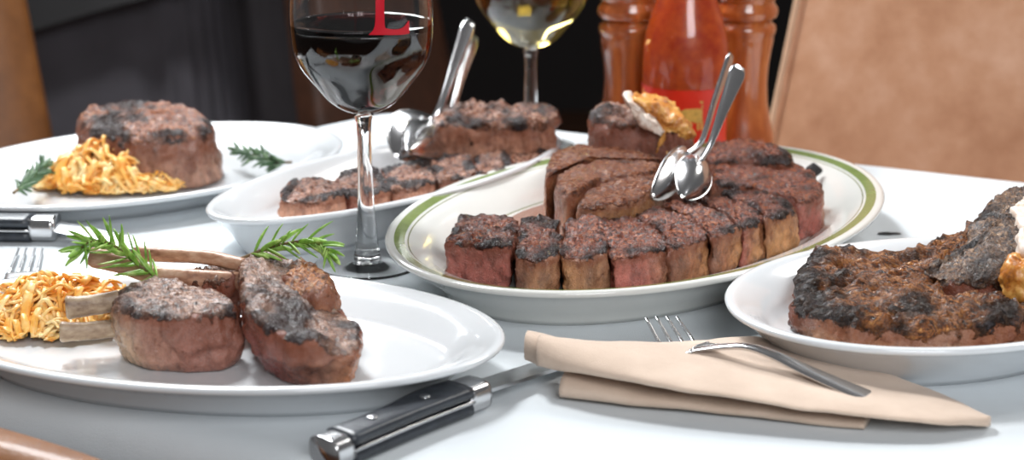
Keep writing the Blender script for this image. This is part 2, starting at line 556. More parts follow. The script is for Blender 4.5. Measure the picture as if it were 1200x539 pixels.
def slab(name, outline, z1, z0, mat, parent, N_=96, rt=0.006, rb=0.003, amp=0.0010, top=None, shape=None, shift=(0, 0), seed=0,
         ns=9, nr=13, ridge=None, key='b', tighten=1, crust_down=0.0, lump=0.0, char=None, label=None, world=False, vert=None, grow=1.0, edge=0.36):
    """a cut of meat: outline in pixels on the plane of its top, real thickness, rounded seared edge, lumpy surface"""
    pts, cols = [], []
    for q in outline:
        if vert is not None:
            w3 = WY(q[0], q[1], vert)
            p = Vector((w3.x, w3.z, 0))
        else:
            p = Vector((q[0], q[1], z1)) if world else W(q[0], q[1], z1)
        pts.append(np.array((p.x, p.y)))
        cols.append(np.array(SIDE[q[2] if len(q) > 2 else key]))
    ar = sum(pts[i][0] * pts[(i + 1) % len(pts)][1] - pts[(i + 1) % len(pts)][0] * pts[i][1] for i in range(len(pts)))
    if ar < 0:
        pts.reverse()
        cols.reverse()
    # resample by length, then round the corners a little
    n = len(pts)
    L = [np.linalg.norm(pts[(i + 1) % n] - pts[i]) for i in range(n)]
    tot = sum(L)
    ro, rc = [], []
    for k in range(N_):
        d = tot * k / N_
        i = 0
        while d > L[i]:
            d -= L[i]
            i += 1
        f = d / L[i]
        ro.append(pts[i] * (1 - f) + pts[(i + 1) % n] * f)
        rc.append(cols[i] * (1 - f) + cols[(i + 1) % n] * f)
    ro, rc = np.array(ro), np.array(rc)
    for _ in range(max(2, int(tighten * N_ / 24))):
        ro = 0.25 * np.roll(ro, 1, 0) + 0.5 * ro + 0.25 * np.roll(ro, -1, 0)
        rc = 0.25 * np.roll(rc, 1, 0) + 0.5 * rc + 0.25 * np.roll(rc, -1, 0)
    cen = ro.mean(0)
    ro = cen + (ro - cen) * grow
    R = np.linalg.norm(ro - cen, axis=1)
    h = z1 - z0
    rows = []       # (inset, zfrac, crust)
    rows.append(('s', rb * 1.2, 0.0, -0.5))
    for k in range(ns + 1):
        f = k / ns
        z = f * (h - rt)
        ins = rb * max(0, 1 - z / rb) ** 2 if rb > 0 else 0
        rows.append(('s', ins, z, f * 0.30 - 0.10 + crust_down * f))
    for k in range(1, 5):
        a = k / 4 * math.pi / 2
        rows.append(('s', rt * (1 - math.cos(a)), h - rt + rt * math.sin(a), 0.25 + 0.6 * k / 4 + crust_down))
    for k in range(1, nr):
        rows.append(('t', rt, k / nr, 1.0))
    verts, crust, side, chv = [], [], [], []
    off = Vector((seed * 3.17, seed * 1.31, seed * 0.7))
    for ty, ins, a, c in rows:
        for j in range(N_):
            d = ro[j] - cen
            if ty == 's':
                s = 1 - min(ins / R[j], 0.9)
                zf = a / h
                if shape:
                    s *= np.interp(zf, [q[0] for q in shape], [q[1] for q in shape])
                p = cen + d * s + np.array(shift) * (1 - zf)
                z = z0 + a
                if a > h * 0.5 and top:
                    z += top(p[0], p[1]) * min(1, (a / h - 0.5) * 2)
            else:
                s = (1 - min(ins / R[j], 0.9)) * (1 - a)
                p = cen + d * s
                z = z1 + (top(p[0], p[1]) if top else 0)
            verts.append([p[0], p[1], z])
            crust.append(c)
            side.append(rc[j])
            ek = edge * max(0.0, min(1.0, 0.45 + 1.9 * mnoise.noise(Vector((p[0] * 55, p[1] * 55, seed * 1.7)))))
            ec = ek if (ty == 's' and c > 0.2) else (ek * max(0, 1 - a / 0.45) if ty == 't' else 0)
            chv.append((char(p[0], p[1]) if char else 0.0) + ec)
    verts.append([cen[0], cen[1], z1 + (top(cen[0], cen[1]) if top else 0)])
    crust.append(1.0)
    side.append(rc.mean(0))
    chv.append(char(cen[0], cen[1]) if char else 0.0)
    nrw = len(rows)
    faces = [tuple(reversed(range(N_)))]
    for i in range(nrw - 1):
        for j in range(N_):
            k = (j + 1) % N_
            faces.append((i * N_ + j, i * N_ + k, (i + 1) * N_ + k, (i + 1) * N_ + j))
    b = (nrw - 1) * N_
    for j in range(N_):
        faces.append((b + j, b + (j + 1) % N_, nrw * N_))
    # displacement along approximate normals
    me = bpy.data.meshes.new('tmp')
    me.from_pydata(verts, [], faces)
    me.update()
    nor = [v.normal.copy() for v in me.vertices]
    bpy.data.meshes.remove(me)
    out = []
    for i, v in enumerate(verts):
        p = Vector(v)
        nn = nor[i]
        q = p + off
        d = fbm(q * 70, 3) * amp * 1.6 + fbm(q * 230, 3) * amp
        d += fbm(q * 28, 2) * lump
        k = max(0, min(1, crust[i]))
        d += k * abs(fbm(q * 400, 2)) * amp * 0.8
        if ridge and k > 0.5:
            ang, fr, ra = ridge
            u = (p.x * math.cos(ang) + p.y * math.sin(ang))
            w_ = (-p.x * math.sin(ang) + p.y * math.cos(ang))
            d += ra * fbm(Vector((u * fr * 0.22, w_ * fr, 0)) + off, 3)
        if p.z < z0 + 0.002:
            d = min(d, 0)
            nn = Vector((nn.x, nn.y, 0))
        p = p + nn * d
        if p.z < z0:
            p.z = z0
        out.append(p)
    if vert is not None:
        out = [Vector((p.x, -p.z, p.y)) for p in out]
    return mk(name, out, faces, mat, parent, attrs={'crust': ('FLOAT', crust), 'char': ('FLOAT', chv), 'side': ('FLOAT_COLOR', side)}, label=label)


# ------------------------------------------------------------------ room
def quad_box(x0, x1, y0, y1, z0, z1):
    v = [(x, y, z) for z in (z0, z1) for y in (y0, y1) for x in (x0, x1)]
    f = [(0, 2, 3, 1), (4, 5, 7, 6), (0, 1, 5, 4), (2, 6, 7, 3), (0, 4, 6, 2), (1, 3, 7, 5)]
    return v, f


o = mk('floor', *quad_box(-4, 4, -2, 5.2, -T - 0.05, -T), M['floor'], smooth=False)
o['kind'] = 'structure'
o = mk('wall_back', *quad_box(-4, 4, 5.2, 5.3, -T, 2.1), M['wall_dark'], smooth=False)
o['kind'] = 'structure'

# ------------------------------------------------------------------ table and cloth
C0 = Vector((-0.120, 1.630, 0))
E1 = Vector((0.888, -0.460, 0)).normalized()        # along the far edge
NF = Vector((0.460, 0.888, 0)).normalized()         # outward of the far edge
E2 = Vector((-0.68, -0.733, 0)).normalized()        # along the left edge
FRONT = Vector((-0.268, 0.836, 0)) + Vector((0.460, 0.888, 0)).normalized() * 0.027
# corners: far, right-far, right-near, left-near
t_ = ((FRONT - C0).cross(E1).z) / (E2.cross(E1).z)
LN = C0 + E2 * t_
corners = [C0, C0 + E1 * 1.75, C0 + E1 * 1.75 + (LN - C0), LN]


def poly_ring(cs, inset, z, r=0.02, m=8):
    """rounded polygon ring, inset from the corner lines"""
    out = []
    n = len(cs)
    cen = sum(cs, Vector()) / n
    for i in range(n):
        a, b, c = cs[i - 1], cs[i], cs[(i + 1) % n]
        u, w = (a - b).normalized(), (c - b).normalized()
        ang = u.angle(w)
        bis = (u + w).normalized()
        b2 = b + bis * (inset / math.sin(ang / 2))
        q = r / math.tan(ang / 2)
        p0, p1 = b2 + u * q, b2 + w * q
        for k in range(m + 1):
            t = k / m
            p = p0 * (1 - t) ** 2 + b2 * 2 * t * (1 - t) + p1 * t * t
            out.append((p.x, p.y, z))
        # subdivide to next corner
        d = cs[(i + 1) % n]
        e = cs[(i + 2) % n]
        u2, w2 = (b - d).normalized(), (e - d).normalized()
        ang2 = u2.angle(w2)
        d2 = d + (u2 + w2).normalized() * (inset / math.sin(ang2 / 2))
        q2 = r / math.tan(ang2 / 2)
        p2 = d2 + u2 * q2
        for k in range(1, 60):
            t = k / 60
            p = p1 * (1 - t) + p2 * t
            out.append((p.x, p.y, z))
    return out


tb = thing('dining_table', 'restaurant table hidden under the white tablecloth', 'table', (0.45, 1.0, -T))
top_rings = [poly_ring(corners, 0.012, -0.034), poly_ring(corners, 0.006, -0.032), poly_ring(corners, 0.006, -0.006), poly_ring(corners, 0.010, -0.0045)]
mk('tabletop', *loft(top_rings), M['chair_wood'], tb)
for cx, cy in ((-0.40, 1.31), (-0.10, 1.45), (1.15, 0.92), (0.85, 0.55)):
    mk('leg', *strip([(cx, cy, -T), (cx, cy, -T + 0.3), (cx, cy, -0.034)], [0.04, 0.05, 0.06], [0.04, 0.05, 0.06], up=(0, 1, 0)), M['chair_wood'], tb)

rings = []
prof = [(0.0015, -0.20), (-0.002, -0.16), (0.0, -0.11), (0.001, -0.05), (0.0, -0.022), (0.002, -0.012), (0.006, -0.005), (0.012, -0.0012), (0.020, 0.0)]
for d, z in prof:
    r = poly_ring(corners, d - 0.004, z, r=0.02 + max(0, 0.02 - d))
    cen = sum((Vector(p) for p in r), Vector()) / len(r)
    r2 = []
    for k, p in enumerate(r):
        if z < -0.012:
            dv = (Vector(p) - cen)
            dv.z = 0
            wv = (-z) * 0.04 * (0.6 + 0.4 * math.sin(k * 0.33)) * (0.5 + 0.5 * math.sin(k * 0.61 + 1))
            p = Vector(p) + dv.normalized() * wv
        r2.append(tuple(p))
    rings.append(r2)
v, f = loft(rings, cap=False)
ff = f + [tuple(range((len(rings) - 1) * len(rings[0]), len(rings) * len(rings[0])))]
o = mk('tablecloth', v, ff, M['linen'])
tag(o, 'white tablecloth spread over the table under all the plates', 'tablecloth')


# ------------------------------------------------------------------ chairs
def chair(name, label, loc, ang, mat, width=0.48, height=1.02, lean=0.10, taper=0.04, group=None, seat_d=0.44, welt=True):
    """upholstered dining chair; local x across, local -y faces the table; loc is the middle of the back's foot on the floor"""
    r = thing(name, label, 'chair', (loc[0], loc[1], -T), group)

    def put(vf):
        return xform(vf, ang, (loc[0], loc[1], -T))
    # back: rounded slab leaning back
    rings = []
    z0, z1 = 0.42, height
    for k in range(25):
        t = k / 24
        z = z0 + (z1 - z0) * t
        hw = width / 2 - taper * t
        th = 0.075 - 0.02 * t
        if t > 0.94:
            q = (t - 0.94) / 0.06
            hw -= 0.03 * (1 - math.sqrt(max(0, 1 - q * q)))
            th *= 0.35 + 0.65 * math.sqrt(max(0, 1 - q * q))
        yc = lean * t + 0.02
        ring = []
        for j in range(40):
            a = 2 * math.pi * j / 40
            c, s = math.cos(a), math.sin(a)
            p_ = 7.0
            x = hw * math.copysign(abs(c) ** (2 / p_), c)
            y = th / 2 * math.copysign(abs(s) ** (2 / 3.2), s) - 0.012 * (1 - (x / hw) ** 2)
            ring.append((x, yc + y, z))
        rings.append(ring)
    bk = mk('backrest', *put(loft(rings)), mat, r)
    if welt:
        for sx in (-1, 1):
            path = [(sx * (width / 2 - taper * t - 0.006), lean * t + 0.02 - (0.075 - 0.02 * t) * 0.40, z0 + (z1 - z0) * t) for t in [i / 20 * 0.93 for i in range(21)]]
            mk('welt', *put(strip(path, 0.007, 0.007, up=(1, 0, 0), n=8, p=2)), M['welt_lit'], bk)
    # seat
    mk('seat', *put(rbox(-width / 2, width / 2, -seat_d + 0.03, 0.03, 0.39, 0.47, 0.025)), mat, r)
    for sx in (-1, 1):
        for y0, y1 in ((0.0, 0.04), (-seat_d + 0.08, -seat_d + 0.06)):
            mk('leg', *put(strip([(sx * (width / 2 - 0.05), y1, 0.0), (sx * (width / 2 - 0.045), (y0 + y1) / 2, 0.2), (sx * (width / 2 - 0.04), y0, 0.40)],
                                 [0.028, 0.034, 0.042], [0.028, 0.034, 0.042], up=(0, 1, 0))), M['chair_wood'], r)
    return r


ang_far = math.atan2(E1.y, E1.x)
# right chair: its left edge stands near pixel (903,150)
base = C0 + E1 * 0.60 + NF * 0.125
chair('leather_chair', 'tan leather chair back behind the right end of the table', (base.x, base.y), ang_far, M['tan_leather'], width=0.62, height=1.10, lean=0.12, taper=0.075)
chair('leather_chair', 'brown leather chair behind the far left dinner plate', (-0.755, 1.86), math.radians(14), M['brown_leather'], width=0.52, height=1.08, lean=0.12, taper=0.08, welt=False)
chair('leather_chair', 'dim dark brown chair in shadow behind the red wine glass', (-0.165, 2.56), math.radians(60), M['shaded_leather'], width=0.40, height=1.0, lean=0.10, taper=0.05, welt=False)

near = FRONT - E1 * 0.10 - NF * 0.047
chair('leather_chair', 'brown leather chair pushed in under the near left table edge', (near.x, near.y), ang_far + math.pi, M['brown_leather'], width=0.50, height=0.757, lean=0.0, taper=0.01, welt=False, seat_d=0.33)

# neighbouring table in the dark, draped in charcoal cloth
nt = thing('side_table', 'small table hidden under charcoal cloth in the dark background', 'table', (-0.80, 3.0, -T))
mk('tabletop', *rbox(-1.25, -0.46, 2.62, 3.35, -0.01, 0.02, 0.01), M['chair_wood'], nt)
for cx in (-1.18, -0.54):
    for cy in (2.7, 3.28):
        mk('leg', *strip([(cx, cy, -T), (cx, cy, -0.4), (cx, cy, -0.01)], 0.05, 0.05, up=(0, 1, 0)), M['chair_wood'], nt)


def drape(x0, x1, y0, y1, z1, drop, name, mat, flare=0.05, waves=34, amp=0.012, skew=None, r=0.03):
    rings = []
    m_ = 220
    for k in range(16):
        t = k / 15
        z = z1 - drop * (1 - t) if k < 15 else z1
        ring = []
        for j in range(m_):
            a = 2 * math.pi * j / m_
            c, s = math.cos(a), math.sin(a)
            p_ = 9.0
            g = (1 - t) * flare + (0.0 if k < 14 else (-0.012 if k == 15 else 0.0))
            w = amp * (1 - t) * math.sin(waves * a)
            hx, hy = (x1 - x0) / 2 + g + w, (y1 - y0) / 2 + g + w
            x = (x0 + x1) / 2 + hx * math.copysign(abs(c) ** (2 / p_), c)
            y = (y0 + y1) / 2 + hy * math.copysign(abs(s) ** (2 / p_), s)
            zz = z
            if skew:
                zz = z1 - (z1 - z) * max(0.06, min(1.0, skew(x)))
            ring.append((x, y, zz))
        rings.append(ring)
    v, f = loft(rings, cap=False)
    f = f + [tuple(range(15 * m_, 16 * m_))]
    return mk(name, v, f, mat)


o = drape(-1.26, -0.45, 2.61, 3.36, 0.023, 0.66, 'charcoal_tablecloth', M['charcoal_cloth'])
tag(o, 'charcoal cloth hanging in folds over the background table', 'tablecloth')
o = drape(-1.27, -0.44, 2.60, 3.37, 0.028, 0.21, 'overlay_cloth', M['black_cloth'], flare=0.062, skew=lambda x: (-x - 0.38) / 0.72)
tag(o, 'black overlay cloth with slanting hem above the charcoal cloth', 'tablecloth')


# ------------------------------------------------------------------ plates
def ell(c, a, b, th, d, z, n=128):
    t = math.radians(th)
    out = []
    aa, bb = a - d, b - d
    for k in range(n):
        u = 2 * math.pi * k / n
        X, Y = aa * math.cos(u), bb * math.sin(u)
        out.append((c[0] + X * math.cos(t) - Y * math.sin(t), c[1] + X * math.sin(t) + Y * math.cos(t), z))
    return out


def plate(name, label, cat, c, a, b, th, h, well, wz, mat, foot=None, bands=None, wall=None):
    foot = foot or well + 0.012
    # underside, lip, rim, well
    prof = [(b * 0.85, 0.003), (foot + 0.008, 0.003), (foot + 0.004, 0.0), (foot, 0.0), (foot - 0.003, 0.004)]
    if wall:
        prof += wall
    else:
        prof += [(well * 0.62, h * 0.50), (well * 0.25, h * 0.80)]
    prof += [(0.003, h - 0.0045), (0.0005, h - 0.003), (0.0, h - 0.0012), (0.0012, h), (0.0035, h + 0.0003)]
    up = [(0.006, h - 0.0003), (well * 0.3, h - (h - wz) * 0.10), (well * 0.62, h - (h - wz) * 0.36), (well * 0.85, wz + (h - wz) * 0.22), (well, wz + 0.001),
          (well + 0.010, wz), (b * 0.75, wz), (b * 0.93, wz)]
    if bands:
        xs = [q[0] for q in up]
        zs = [q[1] for q in up]
        ds = set()
        for d0, d1, _ in bands:
            ds.update((d0, d1))
        up = sorted([(d, float(np.interp(d, xs, zs))) for d in ds if all(abs(d - x) > 5e-4 for x in xs)] + up)
    prof += up
    rings = [ell(c, a, b, th, d, z) for d, z in prof]
    v, f = loft(rings)
    n = len(rings[0])
    mi = []
    nb = len(prof) - len(up)
    for i in range(len(rings) - 1):
        m_ = 0
        if bands and i >= nb:
            dm = (prof[i][0] + prof[i + 1][0]) / 2
            for d0, d1, q in bands:
                if d0 - 1e-6 < dm < d1 + 1e-6:
                    m_ = q
        mi += [m_] * n
    mi += [0, 0]
    mats = [mat] + ([M['green'], M['green_thin']] if bands else [])
    o = mk(name, v, f, mats, midx=mi, loc=(c[0], c[1], 0))
    return tag(o, label, cat)


ZP = 0.0008   # plates rest on the cloth
plate('oval_platter', 'large ivory oval platter with green rim lines under sliced porterhouse', 'platter', (.0933, 1.1468), .2202, .1486, 54.3, .033, .044, .0125, M['china_cream'],
      foot=.038, wall=[(.030, .010), (.014, .021), (.006, .0275)], bands=[(.0065, .0130, 1), (.0150, .0158, 2), (.0430, .0440, 2)])
plate('dinner_plate', 'white plate under the bone-in ribeye on the right', 'plate', (.2519, .9557), .1361, .1005, 27, .034, .030, .0140, M['china'], foot=.036)
plate('oval_plate', 'white oval plate holding lamb chops at the front left', 'plate', (-.1716, .9119), .1709, .1025, -13.2, .028, .034, .011, M['china'], foot=.034)
plate('oval_plate', 'white plate with the thick filet at the back left', 'plate', (-.2961, 1.3268), .1758, .1212, 39.6, .022, .034, .0090, M['china'], foot=.036)
plate('oval_platter', 'plain white oval platter of charred steak strips behind the red wine glass', 'platter', (-.0860, 1.2465), .1760, .0730, 50.2, .034, .026, .0130, M['china'], foot=.028)


# ------------------------------------------------------------------ steaks on the green-rimmed platter
ZM = 0.0126
GRP = 'porterhouse slices along the front of the green rimmed platter'
ordinals = [
    ('pink-faced steak slice at the left tip of the green-rimmed platter\'s front row', [(522, 281, 'p'), (527, 271, 'o'), (538, 252), (570, 250), (607, 254), (604, 272), (598, 290, 'p'), (560, 286, 'p')]),
    ('second steak slice from the left in the green-rimmed platter\'s front row', [(603, 297, 'b'), (612, 256), (640, 253), (656, 257), (654, 290, 'o'), (652, 299, 't'), (628, 304, 't')]),
    ('third steak slice from the left in the green-rimmed platter\'s front row', [(659, 297, 'g'), (661, 257), (698, 255), (710, 262), (714, 294, 't'), (690, 301, 't')]),
    ('fourth steak slice from the left in the front row, its red face beside a gap', [(719, 299, 'p'), (703, 264, 'r'), (706, 252), (738, 250), (770, 268), (785, 288, 't'), (752, 297, 'p')]),
    ('fifth steak slice from the left in the green-rimmed platter\'s front row', [(788, 291, 'b'), (773, 267), (742, 248), (770, 240), (814, 256), (832, 275, 'g'), (811, 284, 'o')]),
    ('sixth steak slice from the left in the green-rimmed platter\'s front row', [(835, 278, 'b'), (817, 256), (776, 238), (806, 231), (850, 250), (868, 264, 'g'), (852, 272, 'o')]),
    ('narrow seventh slice in the front row, before the slice with golden fat', [(871, 267, 'p'), (853, 249), (812, 230), (840, 226), (884, 243), (896, 254, 'o'), (884, 262, 'g')]),
    ('eighth slice of the front row, with the widest golden fat edge', [(899, 257, 'g'), (887, 243), (846, 224), (878, 221), (922, 233), (935, 243, 'g'), (918, 251, 'g')]),
]
for i, (lab, ol) in enumerate(ordinals):
    cx = sum(W(q[0], q[1], .04).x for q in ol) / len(ol)
    cy = sum(W(q[0], q[1], .04).y for q in ol) / len(ol)
    r = thing('steak_slice', lab, 'steak', (cx, cy, ZM), GRP)
    slab('meat', ol, .0405 + 0.0006 * (i % 3), ZM, M['steak'], r, N_=110, rt=.0045, amp=.0017, seed=i + 1, tighten=0.4, lump=.0030, grow=1.04,
         char=(lambda x, y: 0.35 if i in (1, 7) else 0.12))

r = thing('steak_piece', 'seared steak end with pink cut face at the right end of the green-rimmed platter', 'steak', (.20, 1.19, ZM))
slab('meat', [(838, 214), (832, 200), (840, 190), (870, 186), (925, 189), (955, 202), (968, 216, 'o'), (962, 228, 'p'), (938, 236, 'p'), (925, 228, 'r'), (885, 218)], .0425, ZM, M['steak'], r, N_=150,
     rt=.005, amp=.0011, seed=21, tighten=0.4, lump=.0015, ridge=(-0.2, 190, .0012))
r = thing('steak_piece', 'dark charred steak lump behind the spoons on the green-rimmed platter', 'steak', (.18, 1.26, ZM))
slab('meat', [(818, 182), (824, 166), (846, 160), (880, 160), (908, 166), (930, 180), (925, 190), (890, 184), (845, 185)], .048, ZM, M['steak'], r, N_=130, rt=.010, amp=.0018, seed=22, tighten=0.5, lump=.004,
     char=lambda x, y: 0.7 if x > .198 else 0.15)
fil = [
    ('back slice of the thick filet at the left of the green-rimmed platter', [(639, 206, 'o'), (638, 196, 'o'), (646, 177, 'o'), (676, 168), (720, 171), (772, 181), (782, 187), (745, 184), (700, 183), (664, 189), (650, 200, 'o')]),
    ('middle slice of the thick filet at the left of the green-rimmed platter', [(650, 216, 'm'), (653, 203, 'm'), (672, 193), (700, 186), (745, 186), (780, 191), (770, 198), (700, 210), (674, 223, 'o'), (664, 226, 'o')]),
    ('front slice of the thick filet, golden brown on its near side', [(676, 236, 'o'), (682, 226), (708, 212), (770, 201), (782, 206), (766, 222, 'g'), (735, 235, 'g'), (700, 240, 'g')]),
]
for i, (lab, ol) in enumerate(fil):
    cx = sum(W(q[0], q[1], .052).x for q in ol) / len(ol)
    cy = sum(W(q[0], q[1], .052).y for q in ol) / len(ol)
    r = thing('filet_slice', lab, 'steak', (cx, cy, ZM), 'filet slices on the green rimmed platter')
    slab('meat', ol, .0525 - .002 * (i == 2), ZM, M['filet'], r, N_=120, rt=.006, amp=.0009, seed=31 + i, tighten=0.4, lump=.001, ridge=(0.25, 210, .0012), shape=[(0, 1.0), (1, 1.0)])

r = thing('bone_section', 'upright porterhouse bone with meat and golden fat behind the filet', 'steak', (.10, 1.275, ZM))
slab('meat', [(694, 134), (698, 124), (715, 118), (740, 116), (775, 122), (806, 134), (814, 142), (790, 145), (750, 140), (715, 139)], .075, ZM, M['steak_back'], r, N_=130, rt=.010, amp=.0022, seed=41, tighten=0.5, lump=.006, edge=.15,
     shape=[(0, 1.05), (0.5, 1.08), (1, 1.0)], key='m')
slab('fat', [(744, 117), (770, 119), (800, 138), (813, 158), (810, 180), (788, 192), (764, 184), (772, 164), (764, 148), (748, 132)], -1.222, -1.262, M['fat'], r, vert=1.222, N_=110, rt=.008, amp=.0022, seed=43, lump=.004, tighten=0.3, label='golden fat strip')
slab('bone', [(733, 116), (742, 117), (756, 132), (772, 146), (782, 156), (776, 163), (764, 156), (748, 143), (736, 128)], -1.2185, -1.250, M['bone_white'], r, vert=1.2185, N_=90, rt=.004, amp=.0014, seed=44, lump=.002, tighten=0.3, label='white bone edge')

v, f = lathe([(0, 0.0006), (0.2, 0.0006), (0.7, 0.0005), (0.93, 0.0003), (1.0, 0.0)], n=72)
cj = W(640, 250, ZM)
jv = []
for x, y, z in v:
    rr = math.hypot(x, y)
    a = math.atan2(y, x)
    k = 1 + 0.18 * math.sin(3 * a + 1) + 0.1 * math.sin(5 * a)
    jv.append((cj.x + x * k * .045, cj.y + y * k * .055, ZM + 0.0001 + z))
o = mk('meat_juice', jv, f, M['juice'])
tag(o, 'thin brown pool of meat juice on the green-rimmed platter', 'juice', kind='stuff')


def crumb(name, label, cat, p, s, seed, mat):
    rings = []
    for k in range(7):
        t = k / 6
        r = math.sin(math.pi * min(0.97, max(0.03, t)))
        rings.append([(p.x + s[0] * r * math.cos(a) * (1 + 0.25 * math.sin(3 * a + seed)), p.y + s[1] * r * math.sin(a), p.z + s[2] * t + 0.0004 * math.sin(5 * a)) for a in [2 * math.pi * j / 14 for j in range(14)]])
    o = mk(name, *loft(rings), mat)
    return tag(o, label, cat)


crumb('charred_crumb', 'small black charred bit on the right rim of the green-rimmed platter', 'crumb', W(953, 200, .030) + Vector((0, 0, -.006)), (.006, .004, .012), 1, M['char_bit'])
crumb('dark_fleck', 'small dark grey fleck on white cloth behind the ribeye plate', 'fleck', W(1040, 274, .0004), (.0085, .0034, .0008), 2, M['char_bit'])


# ------------------------------------------------------------------ ribeye
r = thing('ribeye_steak', 'large grilled bone-in ribeye on the white plate at the right', 'steak', (.26, .96, .0142))
ri = [(931, 346, 'd'), (934, 330, 'd'), (944, 312), (950, 300), (966, 292), (1000, 295), (1045, 292), (1090, 285), (1140, 276), (1200, 268), (1260, 272), (1285, 290), (1290, 318),
      (1275, 342), (1245, 360, 't'), (1200, 370, 't'), (1150, 375, 't'), (1100, 377, 'c'), (1050, 376, 't'), (1000, 371, 't'), (960, 360, 't')]


def ribtop(x, y):
    k = max(0, min(1, (y - 0.96 + (x - .25) * 0.3) / 0.10))
    e = math.exp(-(((x - W(972, 292, .034).x) / .006) ** 2 + ((y - W(972, 292, .034).y) / .008) ** 2)) * 0.006
    return 0.006 * k + e


slab('meat', ri, .0375, .0142, M['ribeye'], r, N_=330, rt=.009, amp=.0018, seed=51, nr=44, ns=10, tighten=0.1, lump=.004, ridge=(0.10, 170, .0058), edge=0.38, top=ribtop, key='t', crust_down=0.22,
     char=lambda x, y: 0.75 * max(0, 1 - abs(x - .168) / .03) + 0.35 * max(0, 1 - abs(y - .905) / .02))
slab('rib_cap', [(1090, 284), (1112, 274), (1130, 262), (1150, 243), (1166, 226), (1186, 217), (1220, 214), (1280, 224), (1305, 252), (1290, 280), (1240, 292), (1190, 296), (1140, 294), (1108, 292)], .0610, .030, M['rib'], r, N_=230, rt=.012, amp=.0024, seed=52,
     nr=24, tighten=0.2, lump=.005, shape=[(0, 1.06), (0.4, 1.06), (1, 0.98)], crust_down=0.7, key='d', top=lambda x, y: -0.024 * max(0, min(1, (W(1165, 250, .061).x - x) / .055)), label='charred meat along the rib')
slab('bone', [(1187, 240), (1200, 224), (1230, 220), (1252, 236), (1252, 268), (1236, 288), (1206, 292), (1192, 284), (1196, 262)], .0655, .050, M['bone_white'], r, N_=120, rt=.006, amp=.0018, seed=54, lump=.003, tighten=0.3, label='pale rib bone')
slab('fat', [(1174, 301), (1184, 294), (1204, 294), (1228, 299), (1232, 309), (1202, 311), (1180, 308)], .0600, .036, M['fat'], r, N_=80, rt=.006, amp=.0020, seed=55, lump=.003, tighten=0.3, label='golden nugget of fat')

# ------------------------------------------------------------------ filet mignon
r = thing('filet_mignon', 'thick seared filet on the back left plate behind golden onion strings', 'steak', (-.283, 1.345, .0092))
slab('meat', [(90, 138), (93, 126), (110, 117), (150, 114), (195, 118), (232, 126), (248, 136), (250, 146), (225, 153), (180, 156), (135, 154), (102, 148)], .0545, .0092, M['mignon'], r, N_=190, rt=.011, amp=.0016, seed=61, nr=24, ns=12,
     tighten=0.5, lump=.004, shape=[(0, 1.02), (0.35, 1.04), (0.75, 0.99), (1, 0.97)], shift=(.004, -.004), key='l', crust_down=0.14, ridge=(0.3, 120, .0016),
     char=lambda x, y: 0.6 * max(0, 1 - abs(x + .318) / .03))

# ------------------------------------------------------------------ strip steak on the white platter
GS = 'charred strip slices on the plain white platter'
tl = [
    ('rounded end slice of charred strip at the left tip of the plain white platter', [(328, 232, 'y'), (338, 216, 'y'), (362, 205), (388, 207), (401, 220, 'y'), (399, 230, 'y'), (365, 236, 'y')]),
    ('strip slice behind the red wine glass stem, next to the end slice', [(406, 229, 'p'), (394, 206, 'p'), (416, 197), (440, 196), (457, 214, 'y'), (455, 222, 'y'), (432, 228, 'y')]),
    ('third strip slice from the left on the plain white platter', [(461, 221, 'y'), (445, 196), (470, 188), (500, 190), (512, 205, 'y'), (508, 212, 'y'), (484, 219, 'y')]),
    ('fourth strip slice from the left on the plain white platter', [(517, 211, 'y'), (504, 189), (526, 181), (547, 183), (558, 197, 'y'), (553, 204, 'y'), (535, 209, 'y')]),
    ('fifth strip slice from the left, pink face, on the plain white platter', [(563, 203, 'p'), (552, 183), (570, 173), (590, 174), (601, 188, 'p'), (597, 195, 'p'), (580, 200, 'p')]),
    ('strip slice at the right end of the plain white platter', [(606, 195, 'y'), (594, 174), (612, 165), (634, 168), (645, 181, 'y'), (640, 187, 'y'), (622, 192, 'y')]),
]
for i, (lab, ol) in enumerate(tl):
    cx = sum(W(q[0], q[1], .0335).x for q in ol) / len(ol)
    cy = sum(W(q[0], q[1], .0335).y for q in ol) / len(ol)
    r = thing('strip_slice', lab, 'steak', (cx, cy, .0132), GS)
    slab('meat', ol, .0335, .0132, M['steak_back'], r, N_=96, rt=.0045, amp=.0018, seed=71 + i, tighten=0.35, lump=.003, key='y', ns=7, nr=10, grow=1.07, edge=0.9)
r = thing('steak_piece', 'charred bone-side steak chunk at the far end of the plain white platter', 'steak', (0, 1.36, .0132))
slab('meat', [(510, 143), (511, 126), (540, 115), (580, 117), (625, 120), (648, 125), (651, 139), (620, 143), (560, 143)], .058, .0132, M['steak_back'], r, N_=130, rt=.009, amp=.0028, seed=81, tighten=0.2, lump=.006, key='y', ridge=(0.0, 130, .002),
     shape=[(0, 1.0), (0.6, 1.0), (1, 1.0)], crust_down=0.1)


# ------------------------------------------------------------------ lamb chops
def bone_bar(path, w, t, mat, parent, up=(0, 0, 1)):
    n = 24
    pp = catmull(path, n)
    ws = [w * (1.12 - 0.14 * min(1, k / 9) + 0.02 * math.sin(k * 0.9) - (0.2 if k == 0 else 0)) for k in range(n)]
    ts = [t * (1.08 - 0.1 * min(1, k / 9) + 0.02 * math.sin(k * 0.7 + 1) - (0.2 if k == 0 else 0)) for k in range(n)]
    return mk('bone', *strip(pp, ws, ts, up=up, n=16, p=2.8), mat, parent)


